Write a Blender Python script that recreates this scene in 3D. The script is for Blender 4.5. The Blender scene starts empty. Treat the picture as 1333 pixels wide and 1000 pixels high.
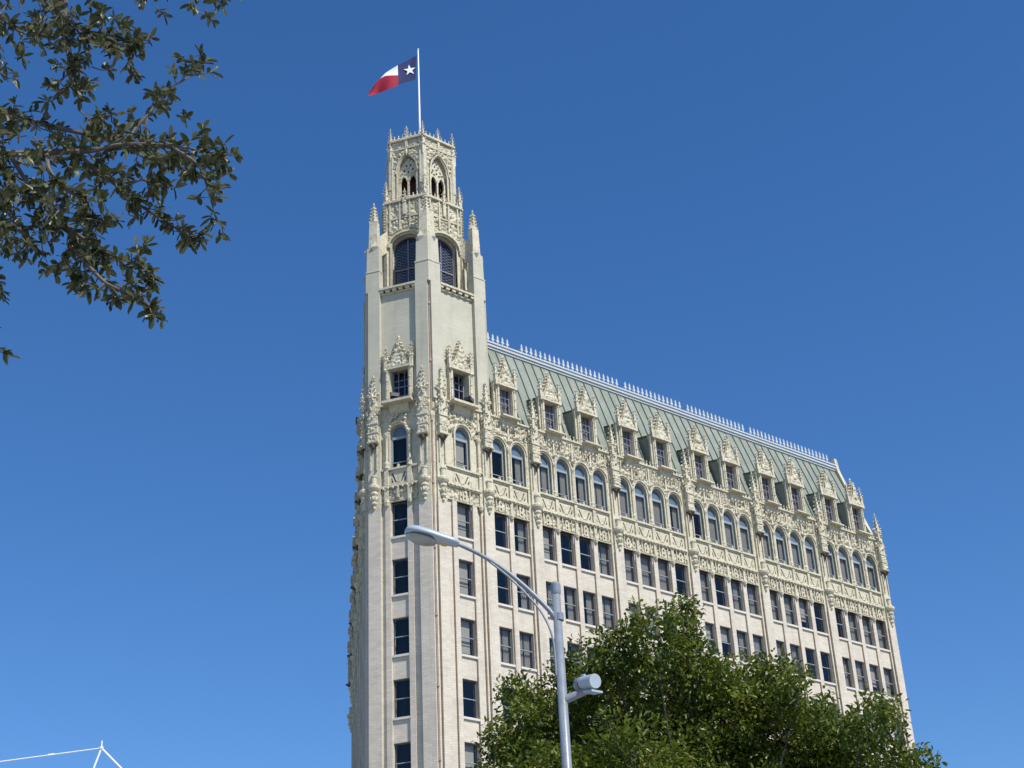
import bpy, bmesh, math, random
from math import radians as rad, sin, cos, pi, sqrt
from mathutils import Vector, Matrix, noise

random.seed(7)
S = bpy.context.scene
COL = S.collection

# ------------------------------------------------------------------ camera, sky, sun, exposure
FPX, YAW, PITCH, ROLL = 2049.16, -39.92, 28.612, -2.958        # focal length in pixels of a 1333 px wide frame
CAM = Vector((-33.61, -65.682, 1.7))
_y, _t, _r = rad(YAW), rad(PITCH), rad(ROLL)
FWD = Vector((sin(-_y) * cos(_t), cos(_y) * cos(_t), sin(_t)))
_rt = Vector((cos(_y), sin(_y), 0)); _up = _rt.cross(FWD)
RGT = _rt * cos(_r) + _up * sin(_r); UPV = _up * cos(_r) - _rt * sin(_r)
cam = bpy.data.cameras.new('camera'); cam_o = bpy.data.objects.new('camera', cam); COL.objects.link(cam_o)
cam.sensor_width = 36; cam.lens = FPX / 1333 * 36; cam.clip_end = 5000; cam.clip_start = 0.1
m3 = Matrix((RGT, UPV, -FWD)).transposed()
cam_o.matrix_world = Matrix.Translation(CAM) @ m3.to_4x4()
S.camera = cam_o

SUN_AZ, SUN_EL = rad(-85), rad(50)         # direction towards the sun: angle from +X, elevation
w = bpy.data.worlds.new('World'); S.world = w; w.use_nodes = True
nt = w.node_tree; bg = nt.nodes['Background']; bg.inputs[1].default_value = 0.118
sky = nt.nodes.new('ShaderNodeTexSky'); sky.sky_type = 'NISHITA'; sky.sun_disc = False
sky.sun_elevation = SUN_EL; sky.sun_rotation = pi / 2 - SUN_AZ
sky.altitude = 200; sky.air_density = 1.0; sky.dust_density = 0.1; sky.ozone_density = 5.0
hs = nt.nodes.new('ShaderNodeHueSaturation'); hs.inputs['Saturation'].default_value = 1.21; hs.inputs['Hue'].default_value = .505
nt.links.new(sky.outputs[0], hs.inputs['Color']); nt.links.new(hs.outputs[0], bg.inputs[0])
sl = bpy.data.lights.new('sun', 'SUN'); sl.energy = 4.2; sl.angle = rad(0.53); sl.color = (1, .955, .875)
so = bpy.data.objects.new('sun', sl); COL.objects.link(so)
sd = Vector((cos(SUN_AZ) * cos(SUN_EL), sin(SUN_AZ) * cos(SUN_EL), sin(SUN_EL)))
so.rotation_euler = sd.to_track_quat('Z', 'Y').to_euler(); so.location = (0, -30, 120)
vs = S.view_settings; vs.view_transform = 'Standard'; vs.look = 'None'; vs.exposure = 0.34; vs.gamma = 1

def at(px, py, dist=None, z=None):
    """point seen at a pixel of the photograph, at a horizontal distance or a height"""
    d = FWD + RGT * ((px - 666.5) / FPX) - UPV * ((py - 500) / FPX)
    t = dist / math.hypot(d.x, d.y) if dist is not None else (z - CAM.z) / d.z
    return CAM + d * t

# ------------------------------------------------------------------ materials
def mat(name, col, rough=.8, var=.12, scale=2.0, bump=0, bscale=12, metal=0, spec=.3, dirt=None, dscale=(.5, .5, .12), damt=.5):
    m = bpy.data.materials.new(name); m.use_nodes = True; n = m.node_tree; b = n.nodes['Principled BSDF']
    b.inputs['Roughness'].default_value = rough; b.inputs['Metallic'].default_value = metal
    b.inputs['Specular IOR Level'].default_value = spec
    tc = n.nodes.new('ShaderNodeTexCoord')
    ns = n.nodes.new('ShaderNodeTexNoise'); ns.inputs['Scale'].default_value = scale; ns.inputs['Detail'].default_value = 6
    n.links.new(tc.outputs['Object'], ns.inputs['Vector'])
    cr = n.nodes.new('ShaderNodeValToRGB'); cr.color_ramp.elements[0].position = .3; cr.color_ramp.elements[1].position = .7
    cr.color_ramp.elements[0].color = (*[c * (1 - var) for c in col], 1)
    cr.color_ramp.elements[1].color = (*[min(1, c * (1 + var)) for c in col], 1)
    n.links.new(ns.outputs[0], cr.inputs[0]); out = cr.outputs[0]
    if dirt:
        mp = n.nodes.new('ShaderNodeMapping'); mp.inputs['Scale'].default_value = dscale
        n.links.new(tc.outputs['Object'], mp.inputs[0])
        n2 = n.nodes.new('ShaderNodeTexNoise'); n2.inputs['Scale'].default_value = 3; n2.inputs['Detail'].default_value = 8
        n2.inputs['Roughness'].default_value = .65; n.links.new(mp.outputs[0], n2.inputs['Vector'])
        mr = n.nodes.new('ShaderNodeMapRange'); mr.inputs[1].default_value = .5; mr.inputs[2].default_value = .75; mr.inputs[4].default_value = damt
        n.links.new(n2.outputs[0], mr.inputs[0])
        mx = n.nodes.new('ShaderNodeMix'); mx.data_type = 'RGBA'; mx.inputs[7].default_value = (*dirt, 1)
        n.links.new(mr.outputs[0], mx.inputs[0]); n.links.new(out, mx.inputs[6]); out = mx.outputs[2]
    n.links.new(out, b.inputs['Base Color'])
    if bump:
        n3 = n.nodes.new('ShaderNodeTexNoise'); n3.inputs['Scale'].default_value = bscale; n3.inputs['Detail'].default_value = 4
        n.links.new(tc.outputs['Object'], n3.inputs['Vector'])
        bp = n.nodes.new('ShaderNodeBump'); bp.inputs['Strength'].default_value = bump; bp.inputs['Distance'].default_value = .05
        n.links.new(n3.outputs[0], bp.inputs['Height']); n.links.new(bp.outputs[0], b.inputs['Normal'])
    return m

def brick_mat(name, c1, c2, mortar):
    m = mat(name, c1, .9, .06, .6, dirt=tuple(c * .72 for c in c1), dscale=(.9, .9, .09), damt=.6)
    n = m.node_tree; b = n.nodes['Principled BSDF']; src = b.inputs['Base Color'].links[0].from_socket
    tc = n.nodes.new('ShaderNodeTexCoord'); sp = n.nodes.new('ShaderNodeSeparateXYZ'); cb = n.nodes.new('ShaderNodeCombineXYZ')
    n.links.new(tc.outputs['Object'], sp.inputs[0])
    ad = n.nodes.new('ShaderNodeMath'); n.links.new(sp.outputs[0], ad.inputs[0]); n.links.new(sp.outputs[1], ad.inputs[1])
    n.links.new(ad.outputs[0], cb.inputs[0]); n.links.new(sp.outputs[2], cb.inputs[1])
    bt = n.nodes.new('ShaderNodeTexBrick'); n.links.new(cb.outputs[0], bt.inputs[0])
    bt.inputs['Color1'].default_value = (1, 1, 1, 1); bt.inputs['Color2'].default_value = (*[y / x for x, y in zip(c1, c2)], 1)
    bt.inputs['Mortar'].default_value = (*[y / x for x, y in zip(c1, mortar)], 1)
    bt.inputs['Scale'].default_value = 1; bt.inputs['Brick Width'].default_value = .42; bt.inputs['Row Height'].default_value = .14
    bt.inputs['Mortar Size'].default_value = .012
    mx = n.nodes.new('ShaderNodeMix'); mx.data_type = 'RGBA'; mx.blend_type = 'MULTIPLY'; mx.inputs[0].default_value = 1
    n.links.new(src, mx.inputs[6]); n.links.new(bt.outputs[0], mx.inputs[7]); n.links.new(mx.outputs[2], b.inputs['Base Color'])
    return m

def glass_mat(name, tint, refl_boost=1.0, dark=.0):
    m = bpy.data.materials.new(name); m.use_nodes = True; n = m.node_tree; n.nodes.remove(n.nodes['Principled BSDF'])
    o = n.nodes['Material Output']; tr = n.nodes.new('ShaderNodeBsdfTransparent'); tr.inputs[0].default_value = (*tint, 1)
    gl = n.nodes.new('ShaderNodeBsdfGlossy'); gl.inputs['Roughness'].default_value = .03
    gl.inputs[0].default_value = (refl_boost, refl_boost, refl_boost, 1)
    lw = n.nodes.new('ShaderNodeLayerWeight'); pw = n.nodes.new('ShaderNodeMath'); pw.operation = 'POWER'; pw.inputs[1].default_value = 4
    n.links.new(lw.outputs['Facing'], pw.inputs[0]); fr = n.nodes.new('ShaderNodeMath'); fr.operation = 'MULTIPLY_ADD'; fr.inputs[1].default_value = .8; fr.inputs[2].default_value = .04
    n.links.new(pw.outputs[0], fr.inputs[0])
    tc = n.nodes.new('ShaderNodeTexCoord'); ns = n.nodes.new('ShaderNodeTexNoise'); ns.inputs['Scale'].default_value = 1.3
    n.links.new(tc.outputs['Object'], ns.inputs['Vector'])
    bp = n.nodes.new('ShaderNodeBump'); bp.inputs['Strength'].default_value = .15; bp.inputs['Distance'].default_value = .05
    n.links.new(ns.outputs[0], bp.inputs['Height']); n.links.new(bp.outputs[0], gl.inputs['Normal'])
    mx = n.nodes.new('ShaderNodeMixShader'); n.links.new(fr.outputs[0], mx.inputs[0])
    n.links.new(tr.outputs[0], mx.inputs[1]); n.links.new(gl.outputs[0], mx.inputs[2]); n.links.new(mx.outputs[0], o.inputs[0])
    return m

def leaf_mat(name, ca, cb, cc, rough=.35, trans=.25, spec=.5):
    m = bpy.data.materials.new(name); m.use_nodes = True; n = m.node_tree; b = n.nodes['Principled BSDF']; o = n.nodes['Material Output']
    g = n.nodes.new('ShaderNodeNewGeometry'); cr = n.nodes.new('ShaderNodeValToRGB')
    e = cr.color_ramp.elements; e[0].color = (*ca, 1); e[1].color = (*cc, 1); x = e.new(.55); x.color = (*cb, 1)
    n.links.new(g.outputs['Random Per Island'], cr.inputs[0]); n.links.new(cr.outputs[0], b.inputs['Base Color'])
    b.inputs['Roughness'].default_value = rough; b.inputs['Specular IOR Level'].default_value = spec
    t = n.nodes.new('ShaderNodeBsdfTranslucent'); n.links.new(cr.outputs[0], t.inputs[0])
    mx = n.nodes.new('ShaderNodeMixShader'); mx.inputs[0].default_value = trans
    n.links.new(b.outputs[0], mx.inputs[1]); n.links.new(t.outputs[0], mx.inputs[2]); n.links.new(mx.outputs[0], o.inputs[0])
    return m

def grime(m, scale, lo, hi, col, amt):
    n = m.node_tree; b = n.nodes['Principled BSDF']; src = b.inputs['Base Color'].links[0].from_socket
    tc = n.nodes.new('ShaderNodeTexCoord'); ns = n.nodes.new('ShaderNodeTexNoise'); ns.inputs['Scale'].default_value = scale; ns.inputs['Detail'].default_value = 5
    n.links.new(tc.outputs['Object'], ns.inputs['Vector'])
    mr = n.nodes.new('ShaderNodeMapRange'); mr.inputs[1].default_value = lo; mr.inputs[2].default_value = hi; mr.inputs[4].default_value = amt
    n.links.new(ns.outputs[0], mr.inputs[0]); mx = n.nodes.new('ShaderNodeMix'); mx.data_type = 'RGBA'; mx.inputs[7].default_value = (*col, 1)
    n.links.new(mr.outputs[0], mx.inputs[0]); n.links.new(src, mx.inputs[6]); n.links.new(mx.outputs[2], b.inputs['Base Color'])
M = dict(
    brick=brick_mat('pale_brick', (.63, .575, .475), (.545, .485, .4), (.5, .45, .375)),
    stone=mat('cream_terracotta', (.575, .535, .405), .75, .1, 1.5, .25, 9, dirt=(.38, .34, .25), dscale=(1, 1, .35), damt=.55),
    shaft=brick_mat('cream_shaft', (.515, .495, .4), (.475, .455, .36), (.45, .43, .34)),
    soil_hollow=mat('soil_and_hollow_dark', (.12, .09, .068), .9, .35, 6),  # soiling on gargoyles; also dark fill painted as shaded holes and slots
    sill=mat('limestone_sill', (.6, .57, .5), .8, .06, 2),
    strip_brown=mat('brown_strip', (.25, .19, .125), .7, .25, 3),  # thin brown strips along the left edges of piers and mullions
    pipe=mat('copper_pipe', (.36, .27, .22), .6, .2, 2),
    roof=mat('copper_patina', (.215, .245, .205), .6, .15, .5, .1, 5, dirt=(.3, .3, .25), dscale=(1.6, 1, .1), damt=.85),
    seam=mat('copper_seam', (.1, .12, .095), .7, .2, 3),
    trim=mat('pale_blue_paint', (.47, .51, .54), .55, .06, 2, dirt=(.36, .4, .44), damt=.5),
    sash=mat('grey_sash', (.1, .1, .12), .5, .1, 3),
    psash=mat('pale_sash', (.27, .32, .355), .5, .08, 3),
    lattice=mat('lead_lattice', (.2, .23, .28), .5, .1, 3),
    grille=mat('grille_steel', (.2, .2, .26), .5, .1, 3),
    glass=glass_mat('window_glass', (.86, .88, .9)),
    lunette=mat('lunette_glass', (.11, .15, .19), .08, .2, 1.5, spec=.9),
    bglass=mat('belfry_glass', (.02, .028, .055), .12, .3, 2, spec=.6),
    curtain=mat('curtain_cloth', (.3, .275, .235), .95, .1, 2),
    blind=mat('blind_cloth', (.36, .33, .27), .95, .05, 2),
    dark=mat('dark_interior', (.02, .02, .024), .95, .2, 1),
    maroon=mat('maroon_louvre', (.05, .018, .018), .9, .2, 2),
    lamp=mat('lamp_grey_paint', (.2, .225, .26), .38, .14, 9, .05, 40, spec=.5, dirt=(.3, .33, .36), dscale=(3, 3, 1), damt=.5),
    head=mat('lamp_head_paint', (.36, .42, .47), .35, .04, 3, spec=.5),
    lens=mat('lamp_lens', (.3, .33, .31), .2, .2, 6, spec=.6),
    yellow=mat('yellow_label', (.75, .5, .04), .5, .05, 4),
    black=mat('dark_fixture', (.03, .032, .035), .5, .2, 4),
    white=mat('white_metal', (.78, .8, .82), .4, .04, 3),
    fblue=mat('flag_blue', (.025, .035, .12), .8, .1, 3), fred=mat('flag_red', (.36, .02, .045), .8, .1, 3),
    fwhite=mat('flag_white', (.8, .8, .8), .8, .04, 3),
    bark=mat('bark', (.06, .05, .042), .95, .4, 8, .6, 20),
    twig=mat('twig_bark', (.13, .11, .095), .9, .35, 12),
    oak=leaf_mat('oak_leaf', (.045, .056, .018), (.07, .082, .026), (.23, .23, .13), .42, .28, .45),
    leaf_old=leaf_mat('street_tree_dark_leaf', (.042, .07, .01), (.078, .12, .014), (.13, .165, .02), .42, .3, .4), leaf_new=leaf_mat('street_tree_young_leaf', (.12, .16, .014), (.19, .23, .028), (.24, .22, .05), .4, .4, .4),
    leaf=leaf_mat('street_tree_leaf', (.07, .1, .011), (.125, .175, .016), (.22, .23, .035), .4, .36, .45),
    asphalt=mat('asphalt', (.05, .05, .052), .9, .2, 3, .3, 40), paving=mat('paving', (.32, .3, .27), .9, .12, 1.5),
    ground=mat('ground', (.2, .19, .16), .95, .2, .2), paint=mat('road_paint', (.75, .75, .72), .7, .1, 5),
)

grime(M['stone'], 4.5, .53, .7, (.24, .185, .105), .48); grime(M['stone'], 12, .56, .68, (.15, .11, .065), .52); grime(M['roof'], 1.1, .5, .8, (.33, .33, .28), .6)
# ------------------------------------------------------------------ mesh collector; local frame: u along (to the right seen from outside), v outwards, z up
class MB:
    def __init__(s): s.v, s.f, s.m, s.mats = [], [], [], []
    def mi(s, m):
        if m not in s.mats: s.mats.append(m)
        return s.mats.index(m)
    def add(s, vs, fs, m):
        b = len(s.v); k = s.mi(m)
        s.v += [(x[0], -x[1], x[2]) for x in vs]
        for f in fs: s.f.append([b + i for i in f]); s.m.append(k)
    def box(s, a, b, v0, v1, z0, z1, m):
        s.add([(a, v0, z0), (b, v0, z0), (b, v1, z0), (a, v1, z0), (a, v0, z1), (b, v0, z1), (b, v1, z1), (a, v1, z1)],
              [(0, 1, 2, 3), (4, 7, 6, 5), (0, 4, 5, 1), (1, 5, 6, 2), (2, 6, 7, 3), (3, 7, 4, 0)], m)
    def prism(s, poly, v0, v1, m):                    # polygon in (u, z), extruded in v
        n = len(poly)
        s.add([(u, v1, z) for u, z in poly] + [(u, v0, z) for u, z in poly],
              [tuple(range(n)), tuple(range(2 * n - 1, n - 1, -1))] + [(i, n + i, n + (i + 1) % n, (i + 1) % n) for i in range(n)], m)
    def frus(s, poly, z0, z1, k, m, top=None):        # polygon in (u, v), tapered upwards by k about its centre
        n = len(poly); cx = sum(p[0] for p in poly) / n; cy = sum(p[1] for p in poly) / n
        if top: cx2, cy2 = top
        else: cx2, cy2 = cx, cy
        s.add([(u, v, z0) for u, v in poly] + [(cx2 + (u - cx) * k, cy2 + (v - cy) * k, z1) for u, v in poly],
              [tuple(range(n - 1, -1, -1)), tuple(range(n, 2 * n))] + [(i, (i + 1) % n, n + (i + 1) % n, n + i) for i in range(n)], m)
    def wedge(s, prof, u0, u1, m):                    # profile in (v, z), extruded along u
        n = len(prof)
        s.add([(u0, v, z) for v, z in prof] + [(u1, v, z) for v, z in prof], [tuple(range(n)), tuple(range(2 * n - 1, n - 1, -1))] + [(i, n + i, n + (i + 1) % n, (i + 1) % n) for i in range(n)], m)
    def sq(s, u, v, w, z0, z1, k, m):
        h = w / 2; s.frus([(u - h, v - h), (u + h, v - h), (u + h, v + h), (u - h, v + h)], z0, z1, k, m)
    def octa(s, u, v, z, a, b, c, m):
        s.add([(u + a, v, z), (u, v + b, z), (u - a, v, z), (u, v - b, z), (u, v, z + c), (u, v, z - c)],
              [(0, 1, 4), (1, 2, 4), (2, 3, 4), (3, 0, 4), (1, 0, 5), (2, 1, 5), (3, 2, 5), (0, 3, 5)], m)
    def blob(s, u, v, z, a, b, c, m, n=6):
        vs = [(u, v, z - c)]; fs = []
        for j in (1, 2, 3):
            t = -pi / 2 + pi * j / 4
            vs += [(u + a * cos(t) * cos(2 * pi * i / n), v + b * cos(t) * sin(2 * pi * i / n), z + c * sin(t)) for i in range(n)]
        vs.append((u, v, z + c)); L = len(vs) - 1
        for i in range(n):
            k = (i + 1) % n; fs += [(0, 1 + k, 1 + i), (L, 1 + 2 * n + i, 1 + 2 * n + k)]
            for j in (0, 1): fs.append((1 + j * n + i, 1 + j * n + k, 1 + (j + 1) * n + k, 1 + (j + 1) * n + i))
        s.add(vs, fs, m)
    def lathe(s, u, v, prof, m, n=10):                # (r, z)
        vs = []; fs = []
        for r, z in prof: vs += [(u + r * cos(2 * pi * i / n), v + r * sin(2 * pi * i / n), z) for i in range(n)]
        for j in range(len(prof) - 1):
            for i in range(n): fs.append((j * n + i, j * n + (i + 1) % n, (j + 1) * n + (i + 1) % n, (j + 1) * n + i))
        fs += [tuple(range(n - 1, -1, -1)), tuple(range((len(prof) - 1) * n, len(prof) * n))]
        s.add(vs, fs, m)
    def tube(s, pts, rs, m, n=8):                     # pts given in world-like (x, y, z): y is flipped back
        P = [Vector(p) for p in pts]; vs = []; fs = []
        if not isinstance(rs, (list, tuple)): rs = [rs] * len(P)
        ref = Vector((.3, .5, .81))
        for i, p in enumerate(P):
            t = (P[min(i + 1, len(P) - 1)] - P[max(i - 1, 0)]).normalized()
            if abs(t.dot(ref)) > .95: ref = Vector((.9, -.3, .1))
            a = t.cross(ref).normalized(); b = t.cross(a)
            for k in range(n):
                q = p + (a * cos(2 * pi * k / n) + b * sin(2 * pi * k / n)) * rs[i]; vs.append((q.x, -q.y, q.z))
        for j in range(len(P) - 1):
            for i in range(n): fs.append((j * n + i, j * n + (i + 1) % n, (j + 1) * n + (i + 1) % n, (j + 1) * n + i))
        fs += [tuple(range(n - 1, -1, -1)), tuple(range((len(P) - 1) * n, len(P) * n))]
        s.add(vs, fs, m)
    def panel(s, u0, u1, z0, z1, holes, v, depth, m):  # wall sheet with rectangular holes and their reveals
        us = sorted({u0, u1, *[h[0] for h in holes], *[h[1] for h in holes]}); zs = sorted({z0, z1, *[h[2] for h in holes], *[h[3] for h in holes]})
        us = [u for u in us if u0 <= u <= u1]; zs = [z for z in zs if z0 <= z <= z1]
        for a, b in zip(us, us[1:]):
            for c, d in zip(zs, zs[1:]):
                x, y = (a + b) / 2, (c + d) / 2
                if any(h[0] < x < h[1] and h[2] < y < h[3] for h in holes): continue
                s.add([(a, v, c), (b, v, c), (b, v, d), (a, v, d)], [(0, 1, 2, 3)], m)
        for a, b, c, d in holes:
            q = v - depth
            s.add([(a, v, c), (b, v, c), (b, v, d), (a, v, d), (a, q, c), (b, q, c), (b, q, d), (a, q, d)],
                  [(0, 1, 5, 4), (1, 2, 6, 5), (2, 3, 7, 6), (3, 0, 4, 7)], m)
    def relief(s, u0, u1, z0, z1, v, amp, seed, m, res=.07, skip=None, dens=1.0, rmax=.14):
        r = random.Random(seed); uc = (u0 + u1) / 2; bl = []
        for _ in range(int((u1 - u0) * (z1 - z0) * 22 * dens) + 2):
            a = r.uniform(u0, u1); c = r.uniform(z0, z1); q = r.uniform(.05, rmax); h = r.uniform(.5, 1)
            bl += [(a, c, q, h, r.uniform(.6, 1.5)), (2 * uc - a, c, q, h, 1)]
        nu = max(2, int((u1 - u0) / res)); nz = max(2, int((z1 - z0) / res)); H = {}
        def hh(x, z):
            b = 0
            for a, c, q, h, e in bl:
                d = ((x - a) ** 2 + ((z - c) * e) ** 2) / (q * q)
                if d < 1: b = max(b, h * sqrt(1 - d) * min(1, q / .12))
            return b * amp * 1.1
        vs = [(u0 + (u1 - u0) * i / nu, v + hh(u0 + (u1 - u0) * i / nu, z0 + (z1 - z0) * j / nz), z0 + (z1 - z0) * j / nz) for j in range(nz + 1) for i in range(nu + 1)]
        fs = []
        for j in range(nz):
            for i in range(nu):
                k = j * (nu + 1) + i
                if skip and skip(*(lambda p: (p[0] + (u1 - u0) / nu / 2, p[2] + (z1 - z0) / nz / 2))(vs[k])): continue
                fs.append((k, k + 1, k + nu + 2, k + nu + 1))
        s.add(vs, fs, m)
    def pinnacle(s, u, v, z0, h, w, m, lv=4, shaft=.35):
        zs = z0 + h * shaft
        s.sq(u, v, w, z0, zs, 1, m); s.sq(u, v, w * 1.25, zs - .06, zs + .05, .9, m)
        for du, dv in ((0, .5), (0, -.5), (.5, 0), (-.5, 0)):       # gablets
            s.octa(u + du * w, v + dv * w, zs, w * .38, w * .38, w * .75, m)
        zt = z0 + h * .94; s.sq(u, v, w * .85, zs + .05, zt, .12, m)
        for i in range(lv):
            t = (i + .5) / lv; r = w * .43 * (1 - t) + .05; z = zs + .1 + (zt - zs) * t * .92; c = .055 + w * .1 * (1 - t)
            for a, b in ((1, 1), (1, -1), (-1, 1), (-1, -1)): s.octa(u + a * r, v + b * r, z, c, c, c * 1.1, m)
        s.octa(u, v, zt, w * .3, w * .3, .09, m); s.octa(u, v, z0 + h, w * .16, w * .16, .12, m)
    def arc(s, c, hw, spring, crown, n=10):           # pointed-round arch outline from left spring to right spring
        out = []; H = crown - spring
        if getattr(s, 'pointed', False):
            for i in range(n + 1):
                x = -1 + 2 * i / n; out.append((c + hw * x, spring + H * sqrt(max(0, 4 - (abs(x) + 1) ** 2)) / sqrt(3)))
            return out
        for i in range(n + 1):
            t = pi - pi * i / n
            out.append((c + hw * cos(t), spring + H * (abs(sin(t)) ** .9)))
        return out
    def archband(s, c, hw, spring, crown, tk, v0, v1, m, foot=None):
        a = s.arc(c, hw, spring, crown, 12); b = s.arc(c, hw + tk, spring, crown + tk, 12)
        if foot is not None: a = [(c - hw, foot)] + a + [(c + hw, foot)]; b = [(c - hw - tk, foot)] + b + [(c + hw + tk, foot)]
        for i in range(len(a) - 1): s.prism([a[i], a[i + 1], b[i + 1], b[i]], v0, v1, m)
    def archwall(s, u0, u1, z0, z1, c, hw, sillz, spring, crown, v, depth, m):   # wall cell with one arched opening
        s.add([(u0, v, z0), (c - hw, v, z0), (c - hw, v, z1), (u0, v, z1)], [(0, 1, 2, 3)], m)
        s.add([(c + hw, v, z0), (u1, v, z0), (u1, v, z1), (c + hw, v, z1)], [(0, 1, 2, 3)], m)
        if sillz > z0: s.add([(c - hw, v, z0), (c + hw, v, z0), (c + hw, v, sillz), (c - hw, v, sillz)], [(0, 1, 2, 3)], m)
        a = s.arc(c, hw, spring, crown, 12)
        for (p, q), (p2, q2) in zip(a, a[1:]): s.add([(p, v, q), (p2, v, q2), (p2, v, z1), (p, v, z1)], [(0, 1, 2, 3)], m)
        o = [(c - hw, sillz)] + a + [(c + hw, sillz), (c - hw, sillz)]
        for (p, q), (p2, q2) in zip(o, o[1:]): s.add([(p, v, q), (p2, v, q2), (p2, v - depth, q2), (p, v - depth, q)], [(0, 1, 2, 3)], m)
    def build(s, name, parent=None, frame=None, smooth=False, loc=None):
        me = bpy.data.meshes.new(name); me.from_pydata(s.v, [], s.f)
        for m in s.mats: me.materials.append(M[m])
        me.polygons.foreach_set('material_index', s.m)
        if smooth: me.polygons.foreach_set('use_smooth', [True] * len(me.polygons))
        me.update(); o = bpy.data.objects.new(name, me); COL.objects.link(o)
        if frame: o.location = frame[0]; o.rotation_euler = (0, 0, frame[1])
        if loc: o.location = loc
        if parent:
            o.parent = parent
            if frame: o.location = Vector(frame[0]) - parent.location
        return o

def thing(name, label, cat, loc=(0, 0, 0), group=None):
    o = bpy.data.objects.new(name, None); COL.objects.link(o); o.location = loc; o.empty_display_size = .5
    o['label'] = label; o['category'] = cat
    if group: o['group'] = group
    return o
def put(src, parent, loc, rz=0):
    o = src.copy(); COL.objects.link(o); o.parent = parent; o.location = loc; o.rotation_euler = (0, 0, rz); return o

# ------------------------------------------------------------------ ground
def sheet(name, x0, x1, y0, y1, z, m, hh=0):
    b = MB()
    if hh: b.box(x0, x1, -y1, -y0, z - hh, z, m)
    else: b.add([(x0, -y0, z), (x1, -y0, z), (x1, -y1, z), (x0, -y1, z)], [(0, 1, 2, 3)], m)
    o = b.build(name); o['kind'] = 'structure'; return o
sheet('ground', -2500, 2500, -2500, 2500, -.16, 'ground')
sheet('road', -400, 400, -30, -14, -.15, 'asphalt')
sheet('pavement', -400, 400, -13.99, -.7, 0, 'paving', .155)
sheet('near_pavement', -400, 400, -80, -30.01, 0, 'paving', .155)
rl = MB()
for i in range(-60, 60): rl.add([(i * 6, 21.9, -.146), (i * 6 + 3, 21.9, -.146), (i * 6 + 3, 22.1, -.146), (i * 6, 22.1, -.146)], [(0, 1, 2, 3)], 'paint')
rl.build('road_marking')['kind'] = 'structure'

# ------------------------------------------------------------------ hotel
K0 = Vector((15.08, 0)); K1 = Vector((12.99, 3.296)); LN = 3.9; LR = 40.42; LL = 44.3
KS = [K0, K1, Vector((15.18, 6.76)), Vector((19.3, 6.8)), Vector((21.3, 3.4)), Vector((19.2, 0))]
KC = sum(KS, Vector((0, 0))) / 6
TN = math.atan2(-.845, .536); TL = math.atan2(-.845, -.535)
K6 = K1 + Vector((.535, .845)) * LL
hotel = thing('hotel_building', 'tall cream Gothic hotel with crocketed corner tower, rows of dark windows and green copper roof', 'building', (30, 8, 0))
FR = ((K0.x, K0.y, 0), 0.0); FN = ((K1.x, K1.y, 0), TN); FL = ((K6.x, K6.y, 0), TL)
def fw(F, u, v, z):                                    # frame point -> location relative to the hotel's base
    th = F[1]; return Vector((F[0][0] + u * cos(th) + v * sin(th), F[0][1] + u * sin(th) - v * cos(th), z)) - hotel.location

HEAD, ROW, WH, WW = 39.28, 3.5, 2.13, 1.06
ZB, ZSILL, ZSPR, ZCR, ZLED = 40.2, 41.4, 43.55, 44.22, 45.5

# window prototypes, local: centre u = 0, bottom z = 0, wall plane v = 0
def window_frame(w, h, m='sash', v=-.13):
    b = MB(); t = .075
    b.box(-w / 2, -w / 2 + t, v - .1, v, 0, h, m); b.box(w / 2 - t, w / 2, v - .1, v, 0, h, m)
    b.box(-w / 2 + t, w / 2 - t, v - .1, v, 0, t, m); b.box(-w / 2 + t, w / 2 - t, v - .1, v, h - t, h, m)
    b.box(-w / 2 + t, w / 2 - t, v - .07, v + .02, h * .5 - .022, h * .5 + .022, 'psash' if m == 'sash' else m)
    return b
def pleats(b, a, c, z0, z1, v, m, step=.07, amp=.035):
    n = max(2, int((c - a) / step))
    for i in range(n):
        p = a + (c - a) * i / n; q = a + (c - a) * (i + 1) / n; x, y = (amp, -amp) if i % 2 else (-amp, amp)
        b.add([(p, v + x, z0), (q, v + y, z0), (q, v + y, z1), (p, v + x, z1)], [(0, 1, 2, 3)], m)
def pane_mesh(w, h, v=-.19):
    b = MB(); b.add([(-w / 2 + .05, v, .05), (w / 2 - .05, v, .05), (w / 2 - .05, v, h - .05), (-w / 2 + .05, v, h - .05)], [(0, 1, 2, 3)], 'glass'); return b
def curtain_mesh(kind, w, h, v=-.34):
    b = MB(); a, c = -w / 2, w / 2
    if kind == 'both': pleats(b, a, -.08, .02, h, v, 'curtain'); pleats(b, .06, c, .02, h, v, 'curtain')
    elif kind == 'right': pleats(b, .05, c, .02, h, v, 'curtain')
    elif kind == 'left': pleats(b, a, -.1, .02, h, v, 'curtain')
    elif kind == 'sides': pleats(b, a, a + .3, .02, h, v, 'curtain'); pleats(b, c - .36, c, .02, h, v, 'curtain')
    elif kind == 'full': pleats(b, a, c, .02, h, v, 'curtain')
    elif kind in ('shade', 'low'):
        z0 = h * (.58 if kind == 'shade' else .3); b.box(a, c, v - .01, v, z0, h, 'blind'); pleats(b, a, a + .2, .02, z0, v - .05, 'curtain')
    elif kind == 'blind':
        b.box(a, c - .12, v - .01, v, h * .1, h, 'blind'); b.box(a, c - .12, v, v + .02, h * .3, h * .32, 'sash')
    return b
KINDS = ('both', 'right', 'left', 'sides', 'full', 'blind', 'shade', 'low')
def proto(b, name):
    o = b.build(name); me = o.data; bpy.data.objects.remove(o); return me
ME_win = proto(window_frame(WW, WH), 'window'); ME_pane = proto(pane_mesh(WW, WH), 'pane')
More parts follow.
